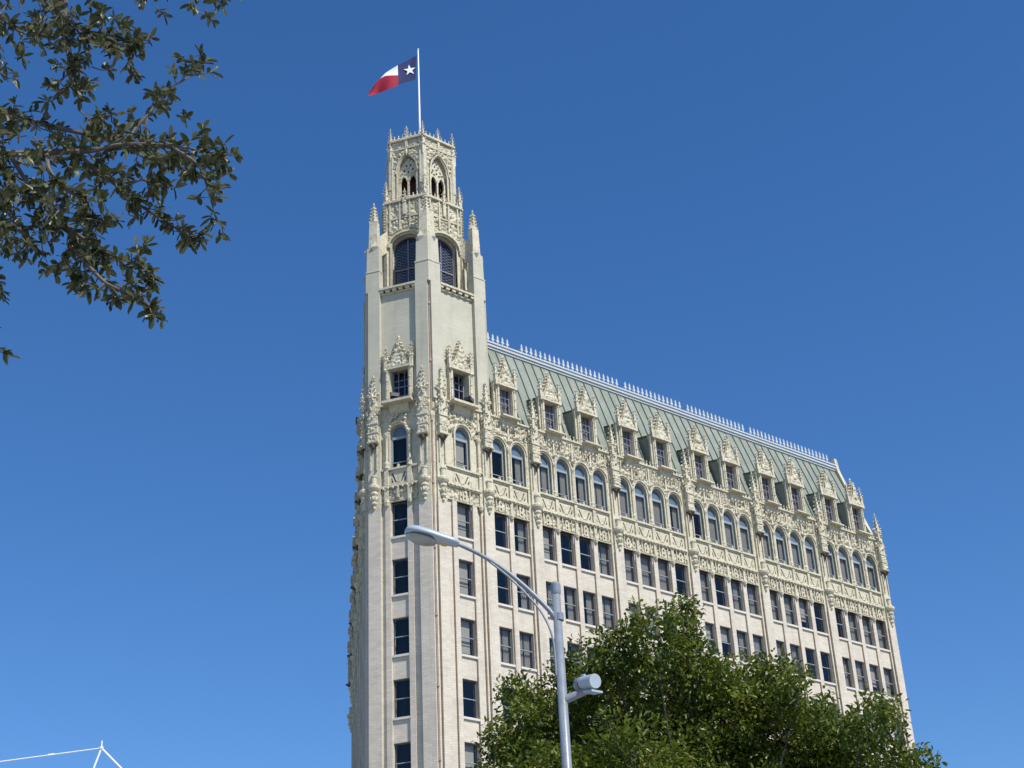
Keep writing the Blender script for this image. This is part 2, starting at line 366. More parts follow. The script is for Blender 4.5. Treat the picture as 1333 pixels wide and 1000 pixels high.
_b = MB(); _b.box(-WW / 2 - .04, WW / 2 + .04, -.3, .1, -.14, -.012, 'sill'); ME_sill = proto(_b, 'sill')
ME_cur = {k: proto(curtain_mesh(k, WW - .1, WH), 'curtain') for k in KINDS}
AW = 1.06; AH = ZCR - ZSILL
def arch_window():
    b = MB(); hw = AW / 2 - .01; sp = ZSPR - ZSILL; v = -.11
    b.archband(0, hw - .08, sp, AH - .09, .075, v - .1, v, 'psash', foot=.0)
    b.box(-hw + .08, hw - .08, v - .1, v + .02, sp - .2, sp - .04, 'psash')
    b.box(-hw + .08, hw - .08, v - .1, v, 0, .09, 'sash'); b.box(-hw + .08, hw - .08, v - .06, v + .01, .42, .46, 'psash')
    return b
def arch_lunette():
    b = MB(); hw = AW / 2 - .09; sp = ZSPR - ZSILL
    a = b.arc(0, hw, sp - .05, AH - .09, 10); b.add([(p, -.17, q) for p, q in a], [tuple(range(len(a)))], 'lunette'); return b
ME_aw = proto(arch_window(), 'arched_window'); ME_lun = proto(arch_lunette(), 'lunette')
ME_apane = proto(pane_mesh(AW - .1, ZSPR - ZSILL - .1, -.17), 'pane')
ME_acur = {k: proto(curtain_mesh(k, AW - .12, ZSPR - ZSILL - .1, -.3), 'curtain') for k in KINDS}
DW, DH = .98, 2.3
def dormer_window():
    b = window_frame(DW, DH, 'grille', -.14)
    for i in (1, 2): b.box(-DW / 2 + DW * i / 3 - .02, -DW / 2 + DW * i / 3 + .02, -.2, -.15, .07, DH - .07, 'grille')
    for z in (.55, 1.6): b.box(-DW / 2 + .07, DW / 2 - .07, -.2, -.15, z - .02, z + .02, 'grille')
    return b
ME_dw = proto(dormer_window(), 'window'); ME_dpane = proto(pane_mesh(DW, DH, -.21), 'pane')
ME_dcur = {k: proto(curtain_mesh(k, DW - .1, DH, -.3), 'curtain') for k in KINDS}
def mk(me, name, parent, loc, rz=0):
    o = bpy.data.objects.new(name, me); COL.objects.link(o); o.parent = parent; o.location = loc; o.rotation_euler = (0, 0, rz); return o
rk = random.Random(11)
def place_window(F, u, zs, kind=None, arched=False):
    if kind is None: kind = rk.choice(['both', 'right', 'left', 'sides', 'dark', 'dark', 'both', 'full', 'right', 'shade', 'low', 'dark'])
    if arched:
        wnd = mk(ME_aw, 'arched_window', hotel, fw(F, u, 0, zs), F[1]); mk(ME_lun, 'lunette', wnd, (0, 0, 0)); mk(ME_apane, 'pane', wnd, (0, 0, 0))
        if kind != 'dark': mk(ME_acur[kind], 'curtain', wnd, (0, 0, 0))
    else:
        wnd = mk(ME_win, 'window', hotel, fw(F, u, 0, zs), F[1]); mk(ME_pane, 'pane', wnd, (0, 0, 0)); mk(ME_sill, 'sill', wnd, (0, 0, 0))
        if kind != 'dark': mk(ME_cur[kind], 'curtain', wnd, (0, 0, 0))

# ornament pieces shared by the facades
def pier_ornament(F, u, w=.8, v=.28, dz=0, parent=hotel):
    """pendant, pedestal, gargoyle and canopied pinnacle in front of one pier"""
    b = MB()
    b.lathe(u, v + .02, [(r_ * .68, z + dz) for r_, z in ((.0, 38.86), (.13, 38.98), (.1, 39.1), (.26, 39.25), (.2, 39.36), (.32, 39.5), (.25, 39.72), (.36, 39.85), (.3, 40.0), (.42, 40.08), (.52, 40.2), (.52, 40.34), (.36, 40.44))], 'stone', 12)
    for q in range(8): b.octa(u + .22 * cos(q * pi / 4), v + .02 + .22 * sin(q * pi / 4), 39.6 + dz, .06, .06, .13, 'stone')
    b.lathe(u, v + .04, [(.16, 40.42 + dz), (.16, 40.9 + dz), (.2, 40.93 + dz), (.2, 41.0 + dz), (.05, 41.06 + dz)], 'stone', 10)
    b.build('pendant', parent, F)
    g = MB()
    for k in (-1, 1): g.box(u + k * .2 - .035, u + k * .2 + .035, v, v + .08, 41.4 + dz, 42.9 + dz, 'stone')
    g.box(u - .29, u + .29, v, v + .24, 43.05 + dz, 44.35 + dz, 'stone')
    g.relief(u - .27, u + .27, 43.2 + dz, 44.25 + dz, v + .246, .09, int(u * 7) + 3, 'stone', .05, rmax=.1)
    for z in (43.12, 43.7, 44.3): g.box(u - .33, u + .33, v, v + .3, z + dz, z + .07 + dz, 'stone')
    g.box(u - .25, u + .25, v, v + .2, 42.95 + dz, 43.05 + dz, 'soil_hollow')
    g.sq(u, v + .06, .4, 44.35 + dz, 46.1 + dz, .9, 'stone'); g.pinnacle(u, v + .06, 46.0 + dz, 1.6, .36, 'stone', 4, .1)
    for k in range(14):
        a = k * 2.4; g.octa(u + .24 * cos(a), v + .06 + .24 * abs(sin(a)), 44.5 + dz + k * .125, .1, .1, .12, 'stone')
    for k in (-1, 1):
        g.pinnacle(u + k * .24, v + .16, 44.35 + dz, 1.0, .13, 'stone', 2, .4)
        g.octa(u + k * .34, v + .12, 46.3 + dz, .14, .09, .13, 'stone'); g.octa(u + k * .4, v + .12, 45.1 + dz, .1, .09, .2, 'stone')
    g.build('pinnacle', parent, F)
    h = MB()
    h.blob(u, v + .2, 42.87 + dz, .15, .18, .13, 'soil_hollow'); h.blob(u, v + .38, 42.95 + dz, .09, .13, .09, 'soil_hollow'); h.octa(u, v + .12, 42.66 + dz, .06, .07, .18, 'soil_hollow')
    for k in (-1, 1): h.octa(u + k * .15, v + .14, 42.95 + dz, .09, .04, .08, 'soil_hollow')
    h.build('gargoyle', parent, F)

def gable(b, u, z, v0, v1, w=1.5, h=2.2):
    """crocketed dormer gable with side pinnacles and finial, foot at z"""
    hw = w / 2 - .16
    prof = [(u - hw, z), (u + hw, z), (u + hw, z + .3), (u + hw * .62, z + .62), (u + hw * .3, z + 1.2), (u + .06, z + h - .35), (u - .06, z + h - .35), (u - hw * .3, z + 1.2), (u - hw * .62, z + .62), (u - hw, z + .3)]
    b.prism(prof, v0, v1 - .08, 'stone')
    def inside(x, y):
        t = (y - z) / (h - .35); lim = hw * (1 - .45 * min(1, t * 3.2)) if t < .3 else hw * .6 * (1 - t) / .7
        return abs(x - u) > lim
    b.relief(u - hw, u + hw, z + .02, z + h - .3, v1 - .072, .12, int(u * 13), 'stone', .06, skip=inside, dens=1.4, rmax=.16)
    for k in (-1, 1):
        for i, t in enumerate((.12, .32, .52, .72, .9)):
            x = hw * (1 - t) * (.9 if t < .3 else .8) + .06
            b.octa(u + k * x, (v0 + v1) / 2, z + .35 + t * (h - .75), .14, .2, .15, 'stone')
        b.box(u + k * (hw + .1) - .1, u + k * (hw + .1) + .1, v0, v1 + .02, z - .12, z + .2, 'stone')
        b.pinnacle(u + k * (hw + .1), v1 - .12, z + .2, 1.35, .2, 'stone', 3, .35)
        b.octa(u + k * (hw + .1), v1 + .05, z - .16, .13, .12, .14, 'stone')
    b.box(u - hw, u + hw, v0, v1 + .03, z - .1, z + .04, 'stone')
    b.octa(u, v1 - .1, z + h * .55, .08, .12, .5, 'stone')
    b.octa(u, (v0 + v1) / 2, z + h - .3, .17, .17, .12, 'stone'); b.octa(u, (v0 + v1) / 2, z + h - .1, .11, .11, .2, 'stone')

def jambs(b, u, z, w, h, v0, v1):
    """carved posts either side of a dormer or tower window"""
    for k in (-1, 1):
        x = u + k * (w / 2 + .15)
        b.box(x - .13, x + .13, v0, v1 - .03, z, z + h, 'stone')
        b.box(x - .05, x + .05, v1 - .03, v1 + .03, z, z + h, 'stone')
        for i in range(4): b.octa(x, v1 + .02, z + .25 + i * .6, .09, .07, .1, 'stone')

def clip(poly, a, b, c):
    out = []
    for i in range(len(poly)):
        p, q = poly[i], poly[(i + 1) % len(poly)]; dp_, dq = a * p[0] + b * p[1] - c, a * q[0] + b * q[1] - c
        if dp_ >= 0: out.append(p)
        if dp_ * dq < 0: t = dp_ / (dp_ - dq); out.append((p[0] + (q[0] - p[0]) * t, p[1] + (q[1] - p[1]) * t))
    return out
def fan_blades(b, cx, hw, z0, z1):
    """pierced panel: leaf blades rising outwards from the middle, dark slots between them"""
    H = z1 - z0
    b.box(cx - hw - .02, cx + hw + .02, -.12, .1, z0, z0 + .19, 'stone'); b.box(cx - hw - .02, cx + hw + .02, -.12, .1, z1 - .17, z1, 'stone')
    for k in (-1, 1):
        for lo, hi in ((-9, -.04), (.12, .3), (.46, 9)):
            q = [(.0, z0 + .19), (hw, z0 + .19), (hw, z1 - .17), (.0, z1 - .17)]
            q = clip(q, 1, -.62 * hw / H, lo * hw - .62 * hw / H * z0 + .12 * hw); q = clip(q, -1, .62 * hw / H, -(hi * hw - .62 * hw / H * z0 + .12 * hw))
            if len(q) > 2: b.prism([(cx + k * x, z) for x, z in q], -.02, .1 if lo > 0 else .12, 'stone')
        b.box(min(cx + k * hw, cx + k * (hw - .14)), max(cx + k * hw, cx + k * (hw - .14)), -.13, .105, z0 + .19, z1 - .17, 'stone')

def facade(F, L, mirror, bay, tower_len=4.12, detail=True):
    """one long street front: brick below, terracotta belt, arcade, frieze; t is measured from the tower corner"""
    T = (lambda t: L - t) if mirror else (lambda t: t)
    def rng(a, b): return (L - b, L - a) if mirror else (a, b)
    pw = bay - 4 * 1.5 + .44 if not mirror else 1.5
    groups = [[2.17], [4.83, 6.38]] + [[8.43 + 1.5 * j + bay * k for j in range(4)] for k in range(5)]
    pitch = (bay - 6.53) / 4
    if mirror: groups = [[2.0], [4.83, 6.38]] + [[8.5 + (1.5 + pitch * .7) * j + bay * k for j in range(4)] for k in range(5)]
    piers = [(0.0, .76), (3.33, 4.2), (6.99, 7.84)] + [(13.52 + bay * k + (bay - 6.53) * .7, 14.37 + bay * k + (bay - 6.53)) for k in range(4)] + [(L - .84, L)]
    rows = range(0, 11)
    holes = []
    for g in groups:
        for c in g:
            u = T(c)
            for k in rows: holes.append((u - WW / 2, u + WW / 2, HEAD - WH - k * ROW, HEAD - k * ROW))
    b = MB(); b.panel(0, L, 0, HEAD, holes, 0, .42, 'brick')
    # flanking pilasters on the single-window tower bay, mullion piers elsewhere
    sils = MB(); strips = MB()
    for gi, g in enumerate(groups):
        for j, c in enumerate(g):
            u = T(c)
            if gi == 0:
                for k in (-1, 1):
                    x = u + k * (WW / 2 + .2); b.box(x - .16, x + .16, 0, .11, 0, HEAD - .02, 'brick')
                    strips.box(x - .195, x - .162, 0, .07, 0, HEAD - .3, 'strip_brown')
            elif j < len(g) - 1:
                x = (u + T(g[j + 1])) / 2; b.box(x - .17, x + .17, 0, .1, 0, HEAD - .02, 'brick'); strips.box(x - .205, x - .172, 0, .06, 0, HEAD - .6, 'strip_brown')
    b.build('wall', hotel, F); 
    for a, c in piers:
        x, y = rng(a, c); p = MB()
        p.box(x + .16, y, .0, .26, 0, 38.9, 'brick'); p.box(x, x + .158, 0, .12, 0, 38.9, 'brick')
        p.box(x + .16, y, .0, .26, 38.903, ZLED + .1, 'stone'); p.box(x, x + .158, 0, .12, 38.903, ZLED + .1, 'stone')
        p.build('pier', hotel, F)
        strips.box(x + .125, x + .158, .12, .2, 0, 38.8, 'strip_brown'); strips.box(x - .04, x - .002, 0, .07, 0, ZLED, 'strip_brown')
        pu = x + .5 if c - a > .7 else (x + y) / 2
        pier_ornament(F, pu)
    strips.build('brown_strips', hotel, F)
    # terracotta belt, per bay
    tot = MB(); fr = MB(); led = MB()
    edges = [piers[i][1] for i in range(len(piers) - 1)]; ends = [piers[i + 1][0] for i in range(len(piers) - 1)]
    led.box(0, L, -.2, .3, ZLED, ZLED + .1, 'stone'); led.box(0, L, -.2, .2, ZLED - .12, ZLED - .004, 'stone')
    n = int(L / .42)
    for i in range(n): led.octa((i + .5) * L / n, .2, ZLED - .2, .07, .07, .08, 'stone')
    for gi, g in enumerate(groups):
        u0, u1 = rng(edges[gi], ends[gi]); cs = [T(c) for c in g]
        if mirror: cs.sort()
        fan = MB(); cut = [u0] + [(a + c) / 2 for a, c in zip(cs, cs[1:])] + [u1]
        tot.box(u0, u1, -.3, .12, HEAD, HEAD + .06, 'stone')
        tot.box(u0, u1, -.3, .26, ZB - .02, ZB + .12, 'stone'); tot.box(u0, u1, -.3, .2, ZB - .1, ZB - .022, 'stone')
        for i in range(int((u1 - u0) / .3)): tot.blob(u0 + .15 + i * .3, .24, ZB - .04, .09, .1, .09, 'stone', 5)
        tot.box(u0, u1, -.4, .24, ZSILL - .12, ZSILL, 'stone'); tot.box(u0, u1, -.4, .14, ZSILL - .2, ZSILL - .122, 'stone')
        aw_holes = []
        for i, c in enumerate(cs):
            a, d = cut[i], cut[i + 1]
            tot.relief(a, d, HEAD + .06, ZB - .1, .03, .12, int(c * 10) + gi, 'stone', .05, dens=1.3, rmax=.12)
            tot.box(c - .16, c + .16, .0, .15, 39.36, 40.05, 'stone'); tot.octa(c, .15, 39.54, .085, .04, .12, 'soil_hollow'); tot.octa(c, .15, 39.84, .085, .04, .12, 'soil_hollow')  # two dark studs painted as shadowed holes
            for x in (c - .36, c + .36): tot.box(x - .03, x + .03, .0, .17, 39.36, 40.08, 'stone')
            for x in ((a, d) if i == 0 else (d,)):
                if x in (u0, u1) and gi > 0: continue
                tot.box(x - .1, x + .1, .0, .2, HEAD + .06, ZB - .1, 'stone'); tot.blob(x, .16, HEAD - .06, .16, .15, .24, 'stone')
                fan.box(x - .11, x + .11, -.3, .22, ZB + .12, ZSILL - .2, 'stone')
                tot.lathe(x, .1, [(.19, ZSILL), (.19, ZSILL + .1), (.14, ZSILL + .14), (.16, ZSILL + .3), (.09, ZSILL + .42), (.08, ZSPR - .2), (.16, ZSPR), (.17, ZSPR + .12), (.1, ZSPR + .2)], 'stone', 8)
            # pierced fan panel: radiating blades before a deep recess
            fan.add([(a, -.3, ZB + .12), (d, -.3, ZB + .12), (d, -.3, ZSILL - .2), (a, -.3, ZSILL - .2)], [(0, 1, 2, 3)], 'stone')
            z0, z1 = ZB + .12, ZSILL - .2; hw = (d - a) / 2 - .1; cx = (a + d) / 2
            hw = min(hw, .66)
            fan_blades(fan, cx, hw, z0, z1)
            for k in (-1, 1):
                if d - a > 1.8: fan.box(min(cx + k * hw, d if k > 0 else a), max(cx + k * hw, d if k > 0 else a), -.12, .1, z0, z1, 'stone')
            fan.octa(cx, .12, z0 + .12, .14, .1, .14, 'stone')
            tot.lathe(c, .12, [(.11, ZSILL), (.07, ZSILL + .08), (.1, ZSILL + .16), (.02, ZSILL + .24)], 'stone', 7)
            # arched opening with mouldings
            fr.archwall(a, d, ZSILL, ZLED - .1, c, AW / 2, ZSILL, ZSPR, ZCR, .0, .4, 'stone')
            fr.archband(c, AW / 2, ZSPR, ZCR, .09, -.05, .1, 'stone', foot=ZSILL + .02)
            fr.archband(c, AW / 2 + .092, ZSPR, ZCR + .092, .08, 0, .17, 'stone')
            aw_holes.append(c)
        fan.build('fan_panel', hotel, F)
        def skip(x, z):
            for c in aw_holes:
                if abs(x - c) < AW / 2 + .17 and (z < ZSPR or z < ZSPR + (ZCR + .17 - ZSPR) * sqrt(max(0, 1 - ((x - c) / (AW / 2 + .18)) ** 2))): return True
            return False
        fr.relief(u0, u1, ZSPR + .1, ZLED - .12, .015, .2, gi * 5 + 2, 'stone', .055, skip=skip, dens=1.2, rmax=.17)
        for c in cut[1:-1] if len(cut) > 2 else cut:
            fr.box(c - .07, c + .07, 0, .22, ZSPR + .7, ZLED - .12, 'stone'); fr.octa(c, .2, ZSPR + .6, .14, .14, .2, 'stone')
        for i in range(int((u1 - u0) / .375) + 1):
            x = u0 + .06 + i * (u1 - u0 - .12) / int((u1 - u0) / .375)
            fr.box(x - .03, x + .03, 0, .2, 44.55, ZLED - .13, 'stone'); fr.prism([(x + .05, 44.8), (x + .11, 44.8), (x + .11, 45.2), (x + .08, 45.28), (x + .05, 45.2)], .1, .17, 'soil_hollow'); fr.octa(x, .17, 44.52, .08, .08, .14, 'stone')  # dark slips between the ribs, the shade of niches put into their colour
        for c in cs:
            fr.octa(c, .18, ZCR + .38, .15, .12, .26, 'stone')
            for k in (-1, 1): fr.octa(c + k * .28, .15, ZCR + .3, .12, .1, .14, 'stone')
    tot.build('belt_course', hotel, F); fr.build('arcade_frieze', hotel, F); led.build('ledge', hotel, F)
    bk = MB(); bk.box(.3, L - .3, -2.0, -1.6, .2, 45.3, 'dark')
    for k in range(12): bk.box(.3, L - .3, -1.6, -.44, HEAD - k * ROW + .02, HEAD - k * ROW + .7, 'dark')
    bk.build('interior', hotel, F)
    return groups, T

groupsR, TR = facade(FR, LR, False, 6.53)
KIND = {(0, 0): ['blind'], (0, 1): ['blind'], (0, 2): ['blind'], (0, 3): ['dark'], (0, 4): ['blind'], (1, 0): ['dark', 'right'], (1, 1): ['dark', 'right'], (1, 2): ['both', 'both'], (1, 3): ['left', 'dark'],
        (2, 0): ['blind', 'dark', 'dark', 'both'], (2, 1): ['both', 'right', 'right', 'both'], (2, 2): ['both', 'sides', 'right', 'both']}
rest = MB()
def stuff_window(b, u, z):
    b.box(u - WW / 2 - .04, u + WW / 2 + .04, -.3, .1, z - .14, z - .012, 'sill')
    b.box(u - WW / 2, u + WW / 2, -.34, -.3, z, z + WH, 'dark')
    for x in (u - WW / 2 + .035, u + WW / 2 - .035): b.box(x - .035, x + .035, -.3, -.24, z, z + WH, 'sash')
    b.box(u - WW / 2 + .07, u + WW / 2 - .07, -.3, -.23, z + WH / 2 - .03, z + WH / 2 + .03, 'psash')
for gi, g in enumerate(groupsR):
    for j, c in enumerate(g):
        for k in range(11):
            if k <= 3 or (gi == 0 and k == 4): place_window(FR, c, HEAD - WH - k * ROW, KIND.get((gi, k), [None] * 4)[j])
            else: stuff_window(rest, c, HEAD - WH - k * ROW)
        place_window(FR, c, ZSILL, 'blind' if gi == 0 else ['dark', 'right'][j] if gi == 1 else ['both', 'right', 'right', 'both'][j] if gi == 2 else rk.choice(['full', 'both', 'both', 'sides', 'full', 'dark']), True)
rest.build('windows_below', hotel, FR)['kind'] = 'stuff'
groupsL, TLf = facade(FL, LL, True, 7.3)
rest = MB()
for g in groupsL:
    for c in g:
        for k in range(11): stuff_window(rest, TLf(c), HEAD - WH - k * ROW)
        rest.box(TLf(c) - AW / 2, TLf(c) + AW / 2, -.4, -.3, ZSILL, ZCR, 'lunette')
rest.build('side_street_windows', hotel, FL)['kind'] = 'stuff'

# the narrow front between the two streets
def nose():
    F = FN; b = MB(); u = LN - 2.07
    holes = [(u - .5, u + .5, HEAD - WH - k * ROW, HEAD - k * ROW) for k in range(11)]
    b.panel(0, LN, 0, HEAD, holes, 0, .42, 'brick'); s = MB(); j = MB()
    for k in (-1, 1):
        x = u + k * .68; b.box(x - .16, x + .16, 0, .12, 0, HEAD - .02, 'brick')
    b.build('wall', hotel, F); 
    for a, c in ((0, .76), (LN - .78, LN)):
        p = MB(); p.box(a, c, 0, .26, 0, 38.9, 'brick'); p.box(a, c, 0, .26, 38.903, ZLED + .1, 'stone'); p.build('pier', hotel, F)
        pier_ornament(F, (a + c) / 2)
    t = MB(); fr = MB(); u0, u1 = .76, LN - .78
    t.box(u0, u1, -.3, .12, HEAD, HEAD + .06, 'stone'); t.box(u0, u1, -.3, .26, ZB - .02, ZB + .12, 'stone'); t.box(u0, u1, -.4, .24, ZSILL - .12, ZSILL, 'stone')
    t.relief(u0, u1, HEAD + .06, ZB - .02, .03, .16, 77, 'stone', .05, dens=1.3, rmax=.12)
    for i in range(8): t.blob(u0 + .15 + i * .3, .24, ZB - .06, .09, .1, .09, 'stone', 5)
    t.box(u - .07, u + .07, .1, .26, HEAD + .2, ZB - .05, 'stone'); t.box(u - .25, u + .25, .1, .22, 39.8, 39.92, 'stone')
    for k in (-1, 1):
        x = u + k * .72
        t.box(x - .12, x + .12, 0, .24, HEAD + .06, ZSILL - .12, 'stone'); t.blob(x, .18, HEAD - .02, .17, .16, .3, 'stone')
        t.lathe(x, .14, [(.19, ZSILL), (.19, ZSILL + .1), (.14, ZSILL + .14), (.17, ZSILL + .32), (.09, ZSILL + .45), (.08, ZSPR - .2), (.16, ZSPR), (.17, ZSPR + .12), (.1, ZSPR + .2)], 'stone', 8)
        e = u0 if k < 0 else u1; t.box(min(u + k * .84, e), max(u + k * .84, e), -.2, .06, ZB + .12, ZSILL - .12, 'stone')
    fan_blades(t, u, .6, ZB + .12, ZSILL - .12)
    t.add([(u0, -.3, ZB), (u1, -.3, ZB), (u1, -.3, ZSILL), (u0, -.3, ZSILL)], [(0, 1, 2, 3)], 'stone')
    t.lathe(u, .12, [(.11, ZSILL), (.07, ZSILL + .08), (.1, ZSILL + .16), (.02, ZSILL + .24)], 'stone', 7)
    fr.archwall(u0, u1, ZSILL, ZLED + .1, u, AW / 2, ZSILL, ZSPR, ZCR, 0, .4, 'stone')
    fr.archband(u, AW / 2, ZSPR, ZCR, .09, -.05, .1, 'stone', foot=ZSILL + .02); fr.archband(u, AW / 2 + .092, ZSPR, ZCR + .092, .1, 0, .2, 'stone')
    for k in range(26):
        x = rk.uniform(-.5, .5); fr.octa(u + x, .16, ZCR + .25 + rk.uniform(0, 1) * (.9 - abs(x)), .11, .1, .13, 'stone')
    for k in (-1, 1):
        for z in (0, .15, .3): fr.octa(u + k * (.62 - z * .5), .2, ZSPR + .15 + z * 1.3, .12, .12, .15, 'stone')
    t.build('belt_course', hotel, F); fr.build('arcade_frieze', hotel, F)
    led = MB(); led.box(0, LN, -.2, .28, ZLED, ZLED + .1, 'stone'); led.build('ledge', hotel, F)
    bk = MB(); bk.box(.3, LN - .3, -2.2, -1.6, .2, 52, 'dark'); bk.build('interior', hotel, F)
    for k in range(5): place_window(F, u, HEAD - WH - k * ROW, 'dark')
    place_window(F, u, ZSILL, 'dark', True)
    r = MB()
    for k in range(5, 11): stuff_window(r, u, HEAD - WH - k * ROW)
    r.build('windows_below', hotel, F)['kind'] = 'stuff'
nose()

# tower shaft above the ledge
ZCOR = 53.35
def shaft_face(F, L, u, win=True):
    b = MB(); wz = 45.68
    holes = [(u - .58, u + .58, wz, wz + 2.25)] if win else []
    b.panel(0, L, ZLED + .1, ZCOR, holes, .0, .5, 'shaft')
    for a, c in ((0, .76), (L - .78, L)): b.box(a, c, 0, .26, ZLED + .1, ZCOR + .42, 'shaft')
    b.build('tower_shaft', hotel, F)
    c = MB(); c.box(.762, L - .782, -.6, .1, ZCOR, ZCOR + .1, 'stone'); c.box(.762, L - .782, -.6, .3, ZCOR + .28, ZCOR + .42, 'stone')
    c.box(.762, L - .782, -.6, .08, ZCOR + .102, ZCOR + .278, 'soil_hollow')  # dark band painted as the shade in the dentil slots
    for i in range(6):
        x = .86 + (L - 1.74) * i / 5; c.box(x - .13, x + .13, .08, .24, ZCOR + .102, ZCOR + .278, 'stone')
    c.build('cornice', hotel, F)
    if win:
        d = MB(); jambs(d, u, wz, 1.16, 2.3, 0, .3); gable(d, u, wz + 2.3, 0, .34, 1.75, 2.15)
        d.wedge([(0, 44.9), (.1, 44.9), (.32, 45.25), (.32, 45.46), (0, 45.46)], u - .6, u + .6, 'stone'); d.box(u - .92, u + .92, 0, .74, 45.463, 45.62, 'stone')
        d.build('window_surround', hotel, F)
        wnd = mk(ME_dw, 'tower_window', hotel, fw(F, u, -.06, wz), F[1]); wnd.scale.x = 1.18; mk(ME_dpane, 'pane', wnd, (0, 0, 0))
uR, uN = 2.08, LN - 1.93
shaft_face(FR, 4.12, uR); shaft_face(FN, LN, uN)
FLt = ((KS[2].x, KS[2].y, 0), TL); LLt = (KS[2] - K1).length
shaft_face(FLt, LLt, LLt / 2)
for i in (2, 3, 4):
    A, B = KS[i], KS[(i + 1) % 6]; d = A - B
    shaft_face(((B.x, B.y, 0), math.atan2(d.y, d.x)), d.length, d.length / 2, False)

def hexpts(s, grow=0): return [KC + (k - KC) * s + (k - KC).normalized() * grow for k in KS]
def hexframe(s, i):
    """frame of hex face i -> from corner a (left seen from outside) to b"""
    P = hexpts(s); A, B = P[(i + 1) % 6], P[i]; d = B - A
    return ((A.x, A.y, 0), math.atan2(d.y, d.x)), d.length
def hexprism(b, s, z0, z1, m, grow=0):
    b.frus([(p.x, -p.y) for p in hexpts(s, grow)], z0, z1, 1, m)
NAMES = {0: 'front', 5: 'street'}
# belfry: face 0 = narrow front (K1-K0), face 5 = street side (K0-K5)
SB = .68
bf = MB(); hexprism(bf, .97, ZCOR + .3, ZCOR + .36, 'stone'); hexprism(bf, SB, 60.9, 60.98, 'stone', -.1); bf.build('belfry_deck', hotel, ((0, 0, 0), 0))
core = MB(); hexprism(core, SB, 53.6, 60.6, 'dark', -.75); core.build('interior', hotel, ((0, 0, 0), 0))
for i in range(6):
    F, L = hexframe(SB, i); b = MB(); c = L / 2; hw = min(1.0, L / 2 - .36)
    b.archwall(0, L, 53.6, 60.95, c, hw, 53.85, 57.55, 58.35, 0, .4, 'stone')
    b.archband(c, hw, 57.55, 58.35, .1, -.1, .08, 'stone', foot=53.9); b.archband(c, hw + .102, 57.55, 58.452, .13, 0, .24, 'stone')
    def skip(x, z): return abs(x - c) < hw + .22 and z < 57.55 + 1.02 * sqrt(max(0, 1 - ((x - c) / (hw + .24)) ** 2))
    b.relief(.05, L - .05, 57.4, 59.55, .01, .18, 31 + i, 'stone', .07, skip=skip, dens=1.2)
    b.box(0, L, 0, .14, 59.6, 59.72, 'stone'); b.relief(.05, L - .05, 59.72, 60.85, .01, .16, 91 + i, 'stone', .07, dens=1.2)
    b.box(-.05, L + .05, -.2, .24, 60.9, 61.05, 'stone')
    for k in range(4): b.box(.3 + (L - .6) * k / 3 - .05, .3 + (L - .6) * k / 3 + .05, 0, .18, 58.7, 60.9, 'stone')
    b.pinnacle(c, .15, 59.8, 2.0, .2, 'stone', 3, .5)
    for k in range(9):
        x = .2 + (L - .4) * k / 8; b.octa(x, .05, 61.18, .1, .08, .16, 'stone'); b.octa(x, .05, 61.36, .06, .06, .12, 'stone')
    b.build('belfry', hotel, F)
    wd = MB(); v = -.3
    wd.archband(c, hw - .07, 57.55, 58.28, .07, v - .1, v, 'grille', foot=53.9)
    wd.box(c - .035, c + .035, v - .08, v, 53.9, 58.1, 'grille')
    for z in (54.2, 55.9): wd.box(c - hw + .08, c + hw - .08, v - .08, v + .02, z, z + .09, 'grille')
    for k in (-1, 1):
        x0 = c + k * .04; x1 = c + k * (hw - .1); xm = (x0 + x1) / 2
        for q in range(17):
            z = 54.32 + q * .22
            if 55.7 < z < 56.0 or (z > 57.5 and abs(x1 - c) > .5 and z > 57.75): continue
            for xa, xb in ((x0, xm), (xm, x1)):
                for e in (0, 1): wd.prism([(xa, z + (.19 if e else 0)), (xa, z + (.207 if e else .017)), (xb, z + (.017 if e else .207)), (xb, z + (0 if e else .19))], v - .06, v - .045 - .004 * e, 'lattice')
    w_o = wd.build('belfry_window', hotel, F)
    p = MB(); a = p.arc(c, hw - .05, 57.55, 58.3, 10); pts = [(c - hw + .05, 53.9)] + a + [(c + hw - .05, 53.9)]
    p.add([(x, v - .09, z) for x, z in pts], [tuple(range(len(pts)))], 'bglass')
    po = p.build('pane'); po.parent = w_o
P68 = hexpts(SB)
